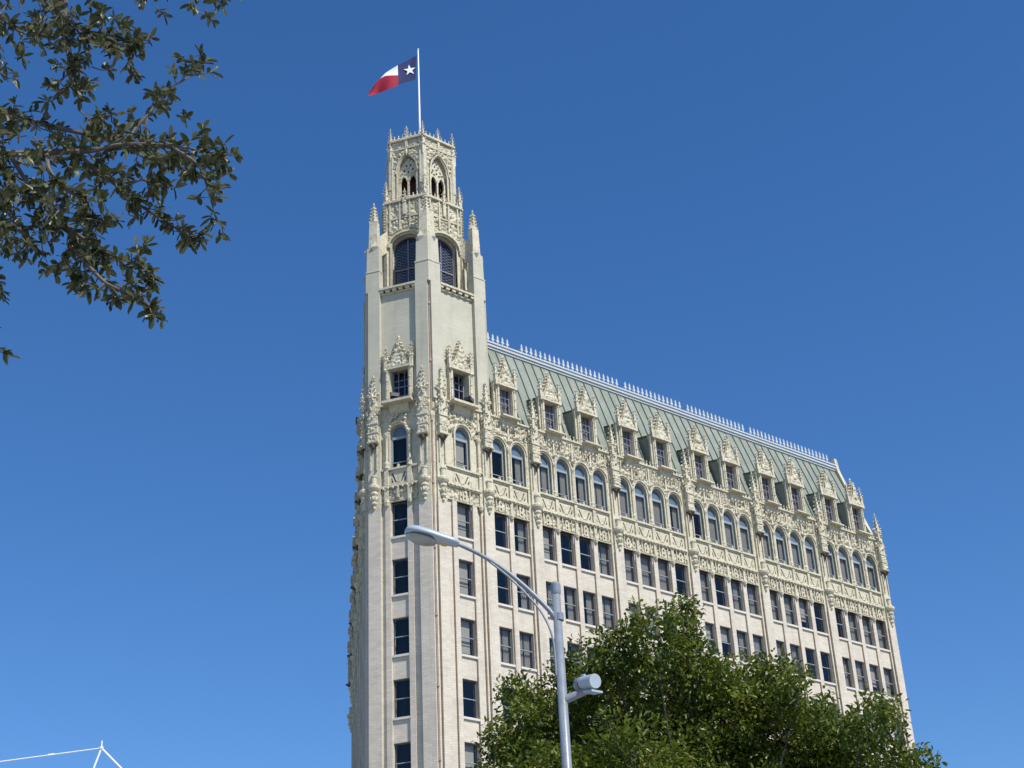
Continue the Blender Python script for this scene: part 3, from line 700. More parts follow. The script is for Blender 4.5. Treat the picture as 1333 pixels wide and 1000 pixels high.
for i in range(6):                                      # corner buttresses with set-offs, gablets, spires and flyers
    K = KS[i]; A = KS[(i + 1) % 6]; B = KS[i - 1]; dA = (A - K).normalized(); dB = (B - K).normalized()
    out = (K - KC).normalized(); nA = Vector((dA.y, -dA.x)); nA = nA if nA.dot(out) > 0 else -nA; nB = Vector((dB.y, -dB.x)); nB = nB if nB.dot(out) > 0 else -nB
    def foot(wd, o, inn): return [(q.x, -q.y) for q in (K + out * o * 1.14, K + dA * wd + nA * o, K + dA * wd - nA * inn, K - out * inn * 1.14, K + dB * wd - nB * inn, K + dB * wd + nB * o)]
    b = MB()
    b.frus(foot(.755, .25, .35), ZCOR + .3, 55.1, 1, 'shaft'); b.frus(foot(.78, .28, .35), 55.1, 55.18, 1, 'stone'); b.frus(foot(.72, .2, .35), 55.18, 57.0, .94, 'shaft')
    for d, n in ((dA, nA), (dB, nB)):
        q = K + d * .4 + n * .06
        b.octa(q.x, -q.y, 57.0, .3, .3, .55, 'shaft')
    c0_, c1_ = (K - out * .1), (K - out * .36)
    b.frus([(p[0] - out.x * .12, p[1] + out.y * .12) for p in foot(.5, .16, .3)], 57.0, 59.1, .86, 'stone', top=(c1_.x, -c1_.y))
    for d, n in ((dA, nA), (dB, nB)):
        q = c1_ + d * .2 + n * .12
        for z in (57.6, 57.9, 58.2, 58.5): b.octa(q.x + n.x * .12, -(q.y + n.y * .12), z, .05, .05, .1, 'soil_hollow' if z in (57.9, 58.5) else 'stone')
        b.octa(q.x, -q.y, 59.1, .22, .22, .5, 'stone')
    q = c1_
    b.frus([(q.x + .3 * cos(k * pi / 3), -q.y + .3 * sin(k * pi / 3)) for k in range(6)], 58.95, 60.35, .35, 'stone')
    for lv in range(5):
        t = lv / 5; r = .3 * (1 - t * .6); z = 59.15 + t * 1.3
        for k in range(6): b.octa(q.x + r * cos(k * pi / 3 + .2), -q.y + r * sin(k * pi / 3 + .2), z, .09, .09, .1, 'stone')
    b.octa(q.x, -q.y, 60.4, .15, .15, .1, 'stone'); b.octa(q.x, -q.y, 60.6, .08, .08, .16, 'stone')
    b.build('buttress', hotel, ((0, 0, 0), 0))
    f = MB(); R = P68[i]; t = Vector((out.y, -out.x)) * .14
    pts = [(K, 55.9), (K, 57.5), (R, 58.9), (R, 57.3)]
    f.add([(*(Vector((p.x + t.x, -(p.y + t.y)))), z) for p, z in pts] + [(*(Vector((p.x - t.x, -(p.y - t.y)))), z) for p, z in pts],
          [(0, 1, 2, 3), (7, 6, 5, 4), (0, 4, 5, 1), (1, 5, 6, 2), (2, 6, 7, 3), (3, 7, 4, 0)], 'stone')
    f.build('flying_buttress', hotel, ((0, 0, 0), 0))
    g = MB(); r = R + out * .02
    g.frus([(r.x + .17 * cos(a), -r.y + .17 * sin(a)) for a in [k * pi / 2 + .5 for k in range(4)]], 53.6, 61.3, 1, 'stone')
    g.pinnacle(r.x, -r.y, 61.3, 1.45, .24, 'stone', 4, .25)
    for k in range(10): g.octa(r.x + out.x * .15, -(r.y + out.y * .15), 58.9 + k * .22, .11, .11, .1, 'stone')
    g.build('corner_pinnacle', hotel, ((0, 0, 0), 0))
# lantern
SL = .575
lt = MB(); hexprism(lt, SL, 66.1, 66.22, 'stone', -.05); hexprism(lt, SL, 61.0, 66.0, 'maroon', -.62); lt.build('lantern_deck', hotel, ((0, 0, 0), 0))
for i in range(6):
    F, L = hexframe(SL, i); b = MB(); b.pointed = True; c = L / 2; hw = min(.66, L / 2 - .35)
    b.archwall(0, L, 60.98, 66.1, c, hw, 61.6, 63.45, 64.85, 0, .3, 'stone')
    b.archband(c, hw, 63.45, 64.85, .09, -.1, .1, 'stone', foot=61.6); b.archband(c, hw + .092, 63.45, 64.942, .08, 0, .18, 'stone')
    def skip(x, z): return abs(x - c) < hw + .16 and z < 63.55 + 1.3 * sqrt(max(0, 1 - ((x - c) / (hw + .18)) ** 2))
    b.relief(.05, L - .05, 63.7, 65.3, .01, .17, 131 + i, 'stone', .06, skip=skip, dens=1.4, rmax=.16)
    b.box(-.05, L + .05, 0, .15, 65.32, 65.44, 'stone'); b.relief(.05, L - .05, 65.44, 66.02, .01, .09, 191 + i, 'stone', .055, dens=1.6, rmax=.12)
    b.box(-.1, L + .1, -.2, .22, 66.05, 66.2, 'stone')
    for k in (-1, 1):
        for q in range(5): t = q / 5; b.octa(c + k * (hw + .22) * (1 - t * .9), .16, 63.9 + 1.3 * (t ** .7), .1, .1, .11, 'stone')
        b.box(c + k * (hw + .26) - .05, c + k * (hw + .26) + .05, 0, .16, 61.0, 63.6, 'stone'); b.octa(c + k * (hw + .26), .12, 63.7, .09, .09, .3, 'stone')
    b.octa(c, .17, 65.05, .1, .1, .3, 'stone'); b.pinnacle(c, .08, 65.4, 1.75, .17, 'stone', 3, .5)
    for k in range(7):
        x = .25 + (L - .5) * k / 6
        if k != 3: b.octa(x, .05, 66.32, .1, .08, .16, 'stone'); b.octa(x, .05, 66.5, .055, .055, .12, 'stone')
    b.build('lantern', hotel, F)
    tr = MB(); tr.pointed = True; v = -.12
    tr.box(c - .06, c + .06, v - .12, v + .02, 61.6, 63.1, 'stone')
    for k in (-1, 1):
        tr.box(c + k * (hw - .06) - .07, c + k * (hw - .06) + .07, v - .12, v, 61.6, 63.0, 'stone')
        cc = c + k * (hw / 2 - .02); tr.archband(cc, hw / 2 - .14, 62.9, 63.25, .09, v - .12, v + .03, 'stone')
    a_ = [(c - hw, 63.3)] + tr.arc(c, hw - .02, 63.4, 64.75, 10) + [(c + hw, 63.3), (c + .5, 63.18), (c + .3, 63.32), (c + .1, 63.1), (c - .1, 63.1), (c - .3, 63.32), (c - .5, 63.18)]
    tr.prism(a_, v - .16, v - .06, 'stone')
    for x, z in ((-.14, 64.15), (.14, 64.15), (-.3, 63.78), (.3, 63.78), (0, 63.62)): tr.octa(c + x, v - .06, z, .075, .04, .12, 'maroon')  # maroon studs painted as dark pierced holes
    for x, z in ((0, 63.95), (-.2, 63.5), (.2, 63.5), (0, 64.4), (-.42, 63.6), (.42, 63.6)): tr.octa(c + x, v - .03, z, .11, .08, .09, 'stone')
    tr.build('tracery', hotel, F)
for i, r in enumerate(hexpts(SL, .02)):
    g = MB(); out = (KS[i] - KC).normalized()
    g.frus([(r.x + .2 * cos(k * pi / 3), -r.y + .2 * sin(k * pi / 3)) for k in range(6)], 60.98, 64.6, 1, 'stone')
    for k in (-1, 1):
        t = Vector((out.y, -out.x)) * k * .2 + out * .05; g.frus([(r.x + t.x + .07 * cos(a), -(r.y + t.y) + .07 * sin(a)) for a in [k2 * pi / 2 for k2 in range(4)]], 60.98, 64.9, 1, 'stone')
    g.frus([(r.x + .25 * cos(k * pi / 3), -r.y + .25 * sin(k * pi / 3)) for k in range(6)], 62.2, 62.3, 1, 'stone')
    g.pinnacle(r.x + out.x * .04, -(r.y + out.y * .04), 64.6, 2.65, .28, 'stone', 6, .3)
    g.build('lantern_pinnacle', hotel, ((0, 0, 0), 0))

# copper downspout in the corner
dp = MB(); q = K0 + Vector((-.482, -.876)) * .1
dp.tube([(q.x, q.y, 5), (q.x, q.y, 53.3)], .036, 'pipe', 8)
for z in range(8, 53, 4): dp.lathe(q.x, -q.y, [(.09, z), (.09, z + .16)], 'pipe', 8)
dp.lathe(q.x, -q.y, [(.08, 44.0), (.2, 44.35), (.2, 44.6)], 'stone', 8)
dp.build('downspout', hotel, ((0, 0, 0), 0))

# mansard roofs, dormers, trim, cresting
def roof(F, L, a, b, cress_gaps, right):
    r = MB(); prof = [(-.25, ZLED - .1), (-.5, 46.2), (-1.15, 48.3), (-1.85, 50.3), (-2.62, 52.35)]
    for (v0, z0), (v1, z1) in zip(prof, prof[1:]): r.add([(a, v0, z0), (b, v0, z0), (b, v1, z1), (a, v1, z1)], [(0, 1, 2, 3)], 'roof')
    r.add([(a, -2.62, 52.35), (b, -2.62, 52.35), (b, -11, 52.3), (a, -11, 52.3)], [(0, 1, 2, 3)], 'roof')
    r.add([(a, -11, 52.3), (b, -11, 52.3), (b, -13, 45), (a, -13, 45)], [(0, 1, 2, 3)], 'roof')
    n = int((b - a) / .74)
    for i in range(n + 1):
        x = a + (b - a) * i / n
        for (v0, z0), (v1, z1) in zip(prof, prof[1:]):
            r.add([(x - .025, v0, z0), (x - .025, v0 + .06, z0 + .02), (x + .025, v0 + .06, z0 + .02), (x + .025, v0, z0), (x - .025, v1, z1), (x - .025, v1 + .06, z1 + .02), (x + .025, v1 + .06, z1 + .02), (x + .025, v1, z1)],
                  [(0, 1, 5, 4), (1, 2, 6, 5), (2, 3, 7, 6)], 'seam')
    r.build('roof', hotel, F)
    t = MB(); t.box(a, b, -3.0, -2.52, 52.3, 52.46, 'trim'); t.box(a, b, -3.0, -2.44, 52.463, 52.66, 'trim'); t.box(a, b, -3.05, -2.38, 52.663, 52.78, 'trim'); t.box(a, b, -2.8, -2.6, 52.783, 52.86, 'trim'); t.box(a, b, -3.0, -2.56, 52.2, 52.297, 'seam')
    t.build('ridge_trim', hotel, F)
    c = MB(); x = a + .15
    while x < b - .2:
        if any(g0 < x < g1 for g0, g1 in cress_gaps):
            if c.v: c.build('ridge_cresting', hotel, F); c = MB()
        else:
            c.box(x - .2, x + .2, -2.74, -2.68, 52.86, 52.91, 'trim')
            c.prism([(x - .035, 52.84), (x + .035, 52.84), (x + .035, 53.1), (x + .15, 53.2), (x + .06, 53.26), (x + .07, 53.42), (x, 53.62), (x - .07, 53.42), (x - .06, 53.26), (x - .15, 53.2), (x - .035, 53.1)], -2.75, -2.67, 'trim')
        x += .4
    c.build('ridge_cresting', hotel, F)
roof(FR, LR, 4.14, LR - .35, [(8.6, 9.3), (18.0, 18.45), (24.0, 24.5), (30.3, 30.75)], True)
roof(FL, LL, .35, LL - 17, [], False)

def dormer(F, u, kind):
    b = MB(); wz = ZLED + .2; top = wz + DH
    b.panel(u - .8, u + .8, wz - .1, top + .1, [(u - DW / 2, u + DW / 2, wz, top)], .06, .3, 'stone')
    jambs(b, u, wz, DW, DH, .0, .2); gable(b, u, top, -.25, .26, 1.62, 2.15)
    for k in (-1, 1):
        x = u + k * .8; pts = [(.06, wz - .1), (.06, top + .1), (-1.55, top + .45), (-.35, wz - .1)]
        b.add([(x, v, z) for v, z in pts], [(0, 1, 2, 3)], 'roof'); b.box(x - .1, x + .1, -.1, .05, wz - .1, top, 'stone')
    b.add([(u - .86, .06, top + .12), (u + .86, .06, top + .12), (u + .86, -1.7, top + .5), (u - .86, -1.7, top + .5)], [(0, 1, 2, 3)], 'seam')
    b.add([(u - .86, .06, top + .02), (u + .86, .06, top + .02), (u + .86, -1.7, top + .4), (u - .86, -1.7, top + .4)], [(0, 1, 2, 3)], 'seam')
    b.box(u - .68, u + .68, .05, .66, ZLED + .107, ZLED + .2, 'stone')
    b.wedge([(.0, 44.95), (.1, 44.95), (.26, 45.3), (.26, ZLED + .104), (.0, ZLED + .104)], u - .5, u + .5, 'stone')
    for k in range(4): b.octa(u - .45 + k * .3, .34, ZLED - .5, .1, .1, .16, 'stone')
    o = b.build('dormer', hotel, F)
    wnd = mk(ME_dw, 'window', o, (u, 0, wz)); 
    g = MB(); g.v, g.f, g.m, g.mats = [], [], [], []
    pn = mk(ME_dpane, 'pane', o, (u, 0, wz))
    if kind != 'dark': mk(ME_dcur[kind], 'curtain', o, (u, 0, wz))
cents = [5.605] + [8.43 + .75 + 3.0 * j + 6.53 * k for k in range(5) for j in (0, 1)]
for c in cents: dormer(FR, c, rk.choice(['full', 'both', 'full', 'sides']))
for c in [5.6] + [9.25 + 3.3 * j + 7.3 * k for k in range(5) for j in (0, 1)]: dormer(FL, LL - c, 'full')
pp = MB(); pp.octa(0, 0, .2, .1, .1, .16, 'stone'); pp.octa(0, 0, .42, .06, .06, .13, 'stone'); ME_pf = proto(pp, 'parapet_finial')
for x0, x1 in [(8.0 + 6.53 * k, 14.2 + 6.53 * k) for k in range(5)] + [(4.4, 6.9)]:
    for i in range(int((x1 - x0) / .3)):
        x = x0 + .3 * i
        if min(abs(x - c) for c in cents) >= .72: mk(ME_pf, 'parapet_finial', hotel, fw(FR, x, .12, ZLED))

# end gable of the street wing, end and back walls
eg = MB(); prof = [(-.1, ZLED), (-.3, 46.4), (-1.0, 48.4), (-1.7, 50.4), (-2.35, 52.3), (-2.5, 53.35), (-2.95, 53.35), (-11.5, 53.1), (-13, 45)]
eg.add([(LR - .35, v, z) for v, z in prof] + [(LR - .02, v, z) for v, z in prof],
       [tuple(range(9)), tuple(range(17, 8, -1))] + [(i, i + 1, i + 10, i + 9) for i in range(8)], 'stone')
eg.build('end_gable', hotel, FR)
bw = MB()
bw.add([(LR, 0, 0), (LR, -13, 0), (LR, -13, ZLED), (LR, 0, ZLED)], [(0, 1, 2, 3)], 'brick')
bw.add([(7, -13, 0), (LR, -13, 0), (LR, -13, ZLED), (7, -13, ZLED)], [(0, 1, 2, 3)], 'brick')
bw.box(LR - .02, LR + .24, -.8, .0, 0, ZLED + .1, 'brick'); bw.build('end_wall', hotel, FR)
bw = MB()
bw.add([(0, 0, 0), (0, -13, 0), (0, -13, 52), (0, 0, ZLED)], [(0, 1, 2, 3)], 'brick'); bw.add([(0, -13, 0), (LL - 12, -13, 0), (LL - 12, -13, ZLED), (0, -13, ZLED)], [(0, 1, 2, 3)], 'brick')
bw.build('end_wall', hotel, FL)

# ------------------------------------------------------------------ floodlights standing on the tower ledges
def floodlight(loc, rz, label):
    r = thing('floodlight', label, 'floodlight', loc, 'floodlights on the tower ledges'); r.rotation_euler = (0, 0, rz)
    b = MB(); b.frus([(-.2, -.2), (.2, -.2), (.2, .2), (-.2, .2)], .14, .46, .8, 'black'); b.prism([(-.26, .16), (.26, .16), (.3, .42), (-.3, .42)], .2, .3, 'black'); b.build('housing').parent = r
    c = MB(); c.box(-.22, -.19, -.05, .05, 0, .3, 'black'); c.box(.19, .22, -.05, .05, 0, .3, 'black'); c.box(-.22, .22, -.06, .06, 0, .03, 'black'); c.build('bracket').parent = r
    d = MB(); d.box(-.22, .22, .301, .32, .18, .4, 'sash'); d.build('lens').parent = r
floodlight(fw(FN, uN - .25, .42, 45.63) + hotel.location, TN + .6, 'small floodlight on the sill of the dark tower window facing left')
floodlight(fw(FR, uR + .32, .42, 45.63) + hotel.location, .5, 'small dark floodlight on the sill of the tower window facing right')
floodlight(fw(FLt, LLt / 2, .48, 45.63) + hotel.location, TL, 'black floodlight jutting out from the far left edge of the tower')

# ------------------------------------------------------------------ flagpole and flag
fp = thing('flagpole', 'slim white flagpole standing on top of the tower', 'flagpole', (KC.x, KC.y, 66.2))
b = MB(); b.lathe(0, 0, [(.075, 0), (.07, 3), (.04, 9.2)], 'white', 10); b.build('pole', smooth=True).parent = fp
b = MB(); b.blob(0, 0, 9.26, .07, .07, .07, 'white', 10); b.build('finial').parent = fp
b = MB(); b.lathe(0, 0, [(.3, 0), (.26, .2), (.14, .24)], 'white', 10); b.build('base').parent = fp
FT = Vector((KC.x, KC.y, 74.9)); SC = 107.8 / FPX
flag = thing('flag', 'red, white and blue one-star flag flying to the left of its pole', 'flag', FT)
RH = Vector((cos(_y), sin(_y), 0)); FH = Vector((sin(-_y), cos(_y), 0)); FV = (FT - CAM).normalized()
TOPE = [(0, 0, 0), (.12, -4.5, 2), (.25, -12, 7), (.34, -25, 13.5), (.45, -33, 19), (.55, -40, 24), (.62, -45, 30), (.75, -52, 38), (.9, -58, 48), (1, -62, 56)]
BOTE = [(0, -2.2, 35.5), (.12, -8, 37.5), (.25, -17, 40), (.34, -24, 42.5), (.5, -35, 47.5), (.65, -45, 52), (.8, -53, 54.5), (.9, -58.5, 56), (1, -62.5, 56.5)]
def lerp(T, s):
    for a, b2 in zip(T, T[1:]):
        if s <= b2[0]: t = (s - a[0]) / (b2[0] - a[0]); return (a[1] + (b2[1] - a[1]) * t, a[2] + (b2[2] - a[2]) * t)
    return T[-1][1:]
def mide(s):
    t, b2 = lerp(TOPE, s), lerp(BOTE, s); k = .5 if s < .34 else max(0, .5 * (1 - (s - .34) / .3))
    return (t[0] + (b2[0] - t[0]) * k, t[1] + (b2[1] - t[1]) * k)
def flagpt(s, t):                                       # t 0 top .. 1 bottom
    a, m_, c = lerp(TOPE, s), mide(s), lerp(BOTE, s)
    if t < .5: k = t * 2; x, y = a[0] + (m_[0] - a[0]) * k, a[1] + (m_[1] - a[1]) * k
    else: k = t * 2 - 1; x, y = m_[0] + (c[0] - m_[0]) * k, m_[1] + (c[1] - m_[1]) * k
    dep = .3 * sin(s * 8 + t * 1.6) * s + .12 * sin(s * 17 - t * 4) * s
    if s > .34 and t < .5: dep += (1 - 2 * t) * (s - .34) * 2.4
    return RH * ((x * 1.06 - 2) * SC) + Vector((0, 0, -(y) * SC * 1.13)) + FV * dep
b = MB(); NS, NT = 48, 24
vs_ = [flagpt(i / NS, j / NT) for j in range(NT + 1) for i in range(NS + 1)]
for i in range(NS):
    for j in range(NT):
        k = j * (NS + 1) + i; m_ = 'fblue' if i < NS / 3 else ('fwhite' if j < NT / 2 else 'fred')
        q = [vs_[k], vs_[k + 1], vs_[k + NS + 2], vs_[k + NS + 1]]; b.add([(p.x, -p.y, p.z) for p in q], [(0, 1, 2, 3)], m_)
fo = b.build('cloth', smooth=False); fo.parent = flag
bmm = bmesh.new(); bmm.from_mesh(fo.data); bmesh.ops.remove_doubles(bmm, verts=bmm.verts, dist=1e-4); bmm.to_mesh(fo.data); bmm.free()
fo.data.polygons.foreach_set('use_smooth', [True] * len(fo.data.polygons))
for side in (-1, 1):
    b = MB(); st = []
    for k in range(10):
        r = .34 if k % 2 == 0 else .13; a = pi / 2 + k * pi / 5
        st.append(flagpt(1 / 6, .5) + (RH * cos(a + .12) + Vector((0, 0, 1.1)) * sin(a + .12)) * r * 1.32 + FV * (.09 * side))
    cst = flagpt(1 / 6, .5) + FV * (.09 * side)
    b.add([(p.x, -p.y, p.z) for p in [cst] + st], [(0, 1 + k, 1 + (k + 1) % 10) for k in range(10)], 'fwhite'); b.build('star').parent = flag

# ------------------------------------------------------------------ street lamp
base = at(723.5, 767, z=9.0); LB = Vector((base.x, base.y, 0)); LD = (LB - Vector((CAM.x, CAM.y, 0))).length
lamp = thing('street_lamp', 'grey metal street lamp with curved arm and cobra head in front of the hotel', 'street lamp', LB)
def lp(px, py, dd=0): return at(px, py, LD + dd) - LB
b = MB(); b.lathe(0, 0, [(.14, 0), (.09, .3), (.07, 5), (.053, 9.0)], 'lamp', 20); b.build('pole', smooth=True).parent = lamp
b = MB(); b.lathe(0, 0, [(.059, 8.93), (.063, 8.96), (.063, 9.06), (.045, 9.09), (.0, 9.1)], 'lamp', 20); b.build('cap').parent = lamp
b = MB(); b.lathe(0, 0, [(.25, 0), (.25, .03), (.18, .05), (.17, .25)], 'lamp', 16); b.build('base').parent = lamp
def spline(P, n=6):
    P = [Vector(p) for p in P]; out = []
    for i in range(len(P) - 1):
        a, b2, c, d = P[max(i - 1, 0)], P[i], P[i + 1], P[min(i + 2, len(P) - 1)]
        for k in range(n):
            t = k / n; out.append(.5 * ((2 * b2) + (c - a) * t + (2 * a - 5 * b2 + 4 * c - d) * t * t + (3 * b2 - a - 3 * c + d) * t ** 3))
    out.append(P[-1]); return out
armp = spline([lp(725, 806), lp(720.4, 801), lp(710.6, 790), lp(695, 774.6), lp(675.5, 757), lp(656, 741.4), lp(636.5, 728.7), lp(617, 718), lp(593.6, 707.6), lp(585, 705)])
b = MB(); b.tube(armp, [.034 - .011 * i / (len(armp) - 1) for i in range(len(armp))], 'lamp', 12); b.build('arm', smooth=True).parent = lamp
b = MB(); b.tube([lp(727.5, 799), lp(728, 808)], .061, 'lamp', 16); b.tube([lp(726, 808), lp(719, 799.5)], .045, 'lamp', 10); b.build('arm_clamp').parent = lamp
cab = spline([lp(637.5, 731.5, -.01), lp(656, 746, -.02), lp(671.6, 760, -.03), lp(687, 775.5, -.03), lp(703, 794.5, -.04), lp(714.5, 815.5, -.05), lp(720.4, 835, -.07), lp(723, 860, -.09), lp(724, 880, -.09)])
b = MB(); b.tube(cab, .014, 'lamp', 8); b.build('conduit', smooth=True).parent = lamp
# cobra head: axis from tail (right) to nose (left), horizontal-ish
tail, nosep = lp(596, 707.5), lp(527, 692); ax = (nosep - tail); HL = ax.length; ax.normalize()
up = Vector((0, 0, 1)); up = (up - ax * up.dot(ax)).normalized(); sd_ = ax.cross(up)
def hp(t, a, wdt, ht_, hb): return tail + ax * (t * HL) + sd_ * (wdt * cos(a)) + up * ((ht_ if sin(a) > 0 else hb) * sin(a))
SEC = [(-.02, .05, .035, .05), (0, .075, .05, .075), (.1, .095, .06, .08), (.3, .125, .075, .085), (.5, .16, .09, .085), (.75, .18, .1, .085), (.9, .16, .09, .08), (.97, .1, .065, .06), (1.0, .04, .03, .03)]
b = MB(); N = 20; vs_ = []; fs_ = []
for t, wd_, a_, c_ in SEC:
    for k in range(N): q = hp(t, 2 * pi * k / N, wd_, a_, c_ * .65); vs_.append((q.x, -q.y, q.z))
for j in range(len(SEC) - 1):
    for k in range(N): fs_.append((j * N + k, j * N + (k + 1) % N, (j + 1) * N + (k + 1) % N, (j + 1) * N + k))
fs_ += [tuple(range(N)), tuple(range((len(SEC) - 1) * N, len(SEC) * N))]; b.add(vs_, fs_, 'head')
headp = b.build('lamp_head', smooth=True); headp.parent = lamp
def headring(name, t0, t1, hw, d0, d1, m_, taper=.75):
    b = MB(); vs_ = []; fs_ = []; tc = (t0 + t1) / 2; tl = (t1 - t0) / 2 * HL; n = 24
    for d, s_ in ((d0, 1), (d0 + (d1 - d0) * .6, .9), (d1, .55)):
        for k in range(n):
            a = 2 * pi * k / n; q = tail + ax * (tc * HL + tl * cos(a) * s_) + sd_ * (hw * sin(a) * s_) - up * d; vs_.append((q.x, -q.y, q.z))
    for j in range(2):
        for k in range(n): fs_.append((j * n + k, j * n + (k + 1) % n, (j + 1) * n + (k + 1) % n, (j + 1) * n + k))
    fs_.append(tuple(range(2 * n, 3 * n))); fs_.append(tuple(range(n))); b.add(vs_, fs_, m_); o = b.build(name, smooth=False); o.parent = headp; return o
headring('rim', .34, .985, .165, .03, .066, 'sash'); headring('lens', .37, .965, .148, .05, .11, 'lens')
b = MB()
for t, wd_ in ((.16, .05), (.26, .07)):
    pass
q = [tail + ax * (t * HL) + sd_ * s_ - up * .066 for t, s_ in ((.2, .0), (.2, .045), (.3, .05), (.3, .0))]
b.add([(p.x, -p.y, p.z) for p in q] + [(p.x + up.x * .01, -(p.y + up.y * .01), p.z + .012) for p in q], [(0, 1, 2, 3), (7, 6, 5, 4), (0, 4, 5, 1), (1, 5, 6, 2), (2, 6, 7, 3), (3, 7, 4, 0)], 'yellow'); b.build('yellow_label').parent = headp
# cylindrical housing on a short bracket
b = MB(); b.tube([lp(736, 911), lp(752, 904), lp(768, 897, -.05)], [.055, .05, .05], 'lamp', 12); br = b.build('bracket_arm', smooth=False); br.parent = lamp
b = MB(); c0, c1 = lp(760, 890), lp(775, 886.5, -.18)
axd = (c1 - c0).normalized()
b.tube([c0 - axd * .15, c0 - axd * .135, c0 - axd * .09, c0 - axd * .02], [.03, .065, .088, .092], 'lamp', 18); b.tube([c0, c0 + axd * .02, c1], [.09, .09, .09], 'head', 22)
for k in (-1, 1): b.tube([c0 + Vector((0, 0, .1 * k)) - axd * .03, c0 + Vector((0, 0, .1 * k)) + axd * .03], .02, 'head', 8)
dv = b.build('device_housing'); dv.parent = lamp
b = MB(); s2 = axd.cross(Vector((0, 0, 1))).normalized(); u2 = s2.cross(axd)
q = [c0 + axd * (.1) + s2 * .085 - u2 * .118, c1 + axd * .04 + s2 * .085 - u2 * .118, c1 + axd * .04 - s2 * .085 - u2 * .118, c0 + axd * .1 - s2 * .085 - u2 * .118]
b.add([(p.x, -p.y, p.z) for p in q] + [(p.x, -p.y, p.z - .025) for p in q], [(0, 1, 2, 3), (7, 6, 5, 4), (0, 4, 5, 1), (1, 5, 6, 2), (2, 6, 7, 3), (3, 7, 4, 0)], 'head'); b.build('shield').parent = dv

# ------------------------------------------------------------------ white tubular frame, lower left
A = at(132, 974, 26); A2 = A + (at(-330, 1036, 27.5) - A); fr0 = Vector((A.x, A.y, 0))
frm = thing('white_frame', 'white metal tube frame with a pointed peak low at the left edge', 'frame', fr0)
b = MB(); b.tube([A - fr0, A2 - fr0], .011, 'white', 8); b.build('ridge_tube').parent = frm
for T in (A, A2):
    for px, py in ((122, 1000), (157.5, 1000)):
        d = (at(px, py, 26) - A); e = T + d * ((T.z) / -d.z); b = MB(); b.tube([T - fr0, e - fr0], .016, 'white', 8); b.build('leg').parent = frm
    b = MB(); b.blob(*(Vector((T.x - fr0.x, -(T.y - fr0.y), T.z))), .035, .035, .035, 'white', 8); b.tube([T - fr0, T - fr0 + Vector((0, 0, .12))], .012, 'white', 6); b.build('peak_joint').parent = frm
J = A + (A2 - A) * (67 / 462); b = MB(); b.tube([J - fr0 - (A2 - A).normalized() * .05, J - fr0 + (A2 - A).normalized() * .05], .02, 'white', 8); b.build('coupler').parent = frm

# ------------------------------------------------------------------ trees
def rv(r): 
    while True:
        v = Vector((r.uniform(-1, 1), r.uniform(-1, 1), r.uniform(-1, 1)))
        if .05 < v.length < 1: return v
def leaf(b, p, d, n, L, W, k):
    """six-vertex leaf with a folded midrib"""
    d = d.normalized(); s = d.cross(n); s = s.normalized() if s.length > 1e-4 else Vector((1, 0, 0)); n = s.cross(d)
    i = len(b.v); q = [p, p + d * L * .3 + s * W * .42 + n * W * .12, p + d * L * .68 + s * W * .46 + n * W * .1, p + d * L - n * L * .08, p + d * L * .68 - s * W * .46 + n * W * .1, p + d * L * .3 - s * W * .42 + n * W * .12, p + d * L * .5 - n * W * .05]
    b.v += [tuple(x) for x in q]; b.f += [[i, i + 1, i + 6], [i + 1, i + 2, i + 6], [i + 2, i + 3, i + 6], [i + 3, i + 4, i + 6], [i + 4, i + 5, i + 6], [i + 5, i, i + 6]]; b.m += [k] * 6
def oval_leaf(b, p, d, n, L, W, k):
    d = d.normalized(); s = d.cross(n); s = s.normalized() if s.length > 1e-4 else Vector((1, 0, 0)); n = s.cross(d); i = len(b.v)
    T = ((.16, .3), (.5, .5), (.82, .34)); q = [p] + [p + d * L * t + s * W * w_ + n * W * .14 for t, w_ in T] + [p + d * L - n * L * .06] + [p + d * L * t - s * W * w_ + n * W * .14 for t, w_ in T[::-1]] + [p + d * L * .5 - n * W * .03]
    b.v += [tuple(x) for x in q]; b.f += [[i + j, i + (j + 1) % 8, i + 8] for j in range(8)]; b.m += [k] * 8
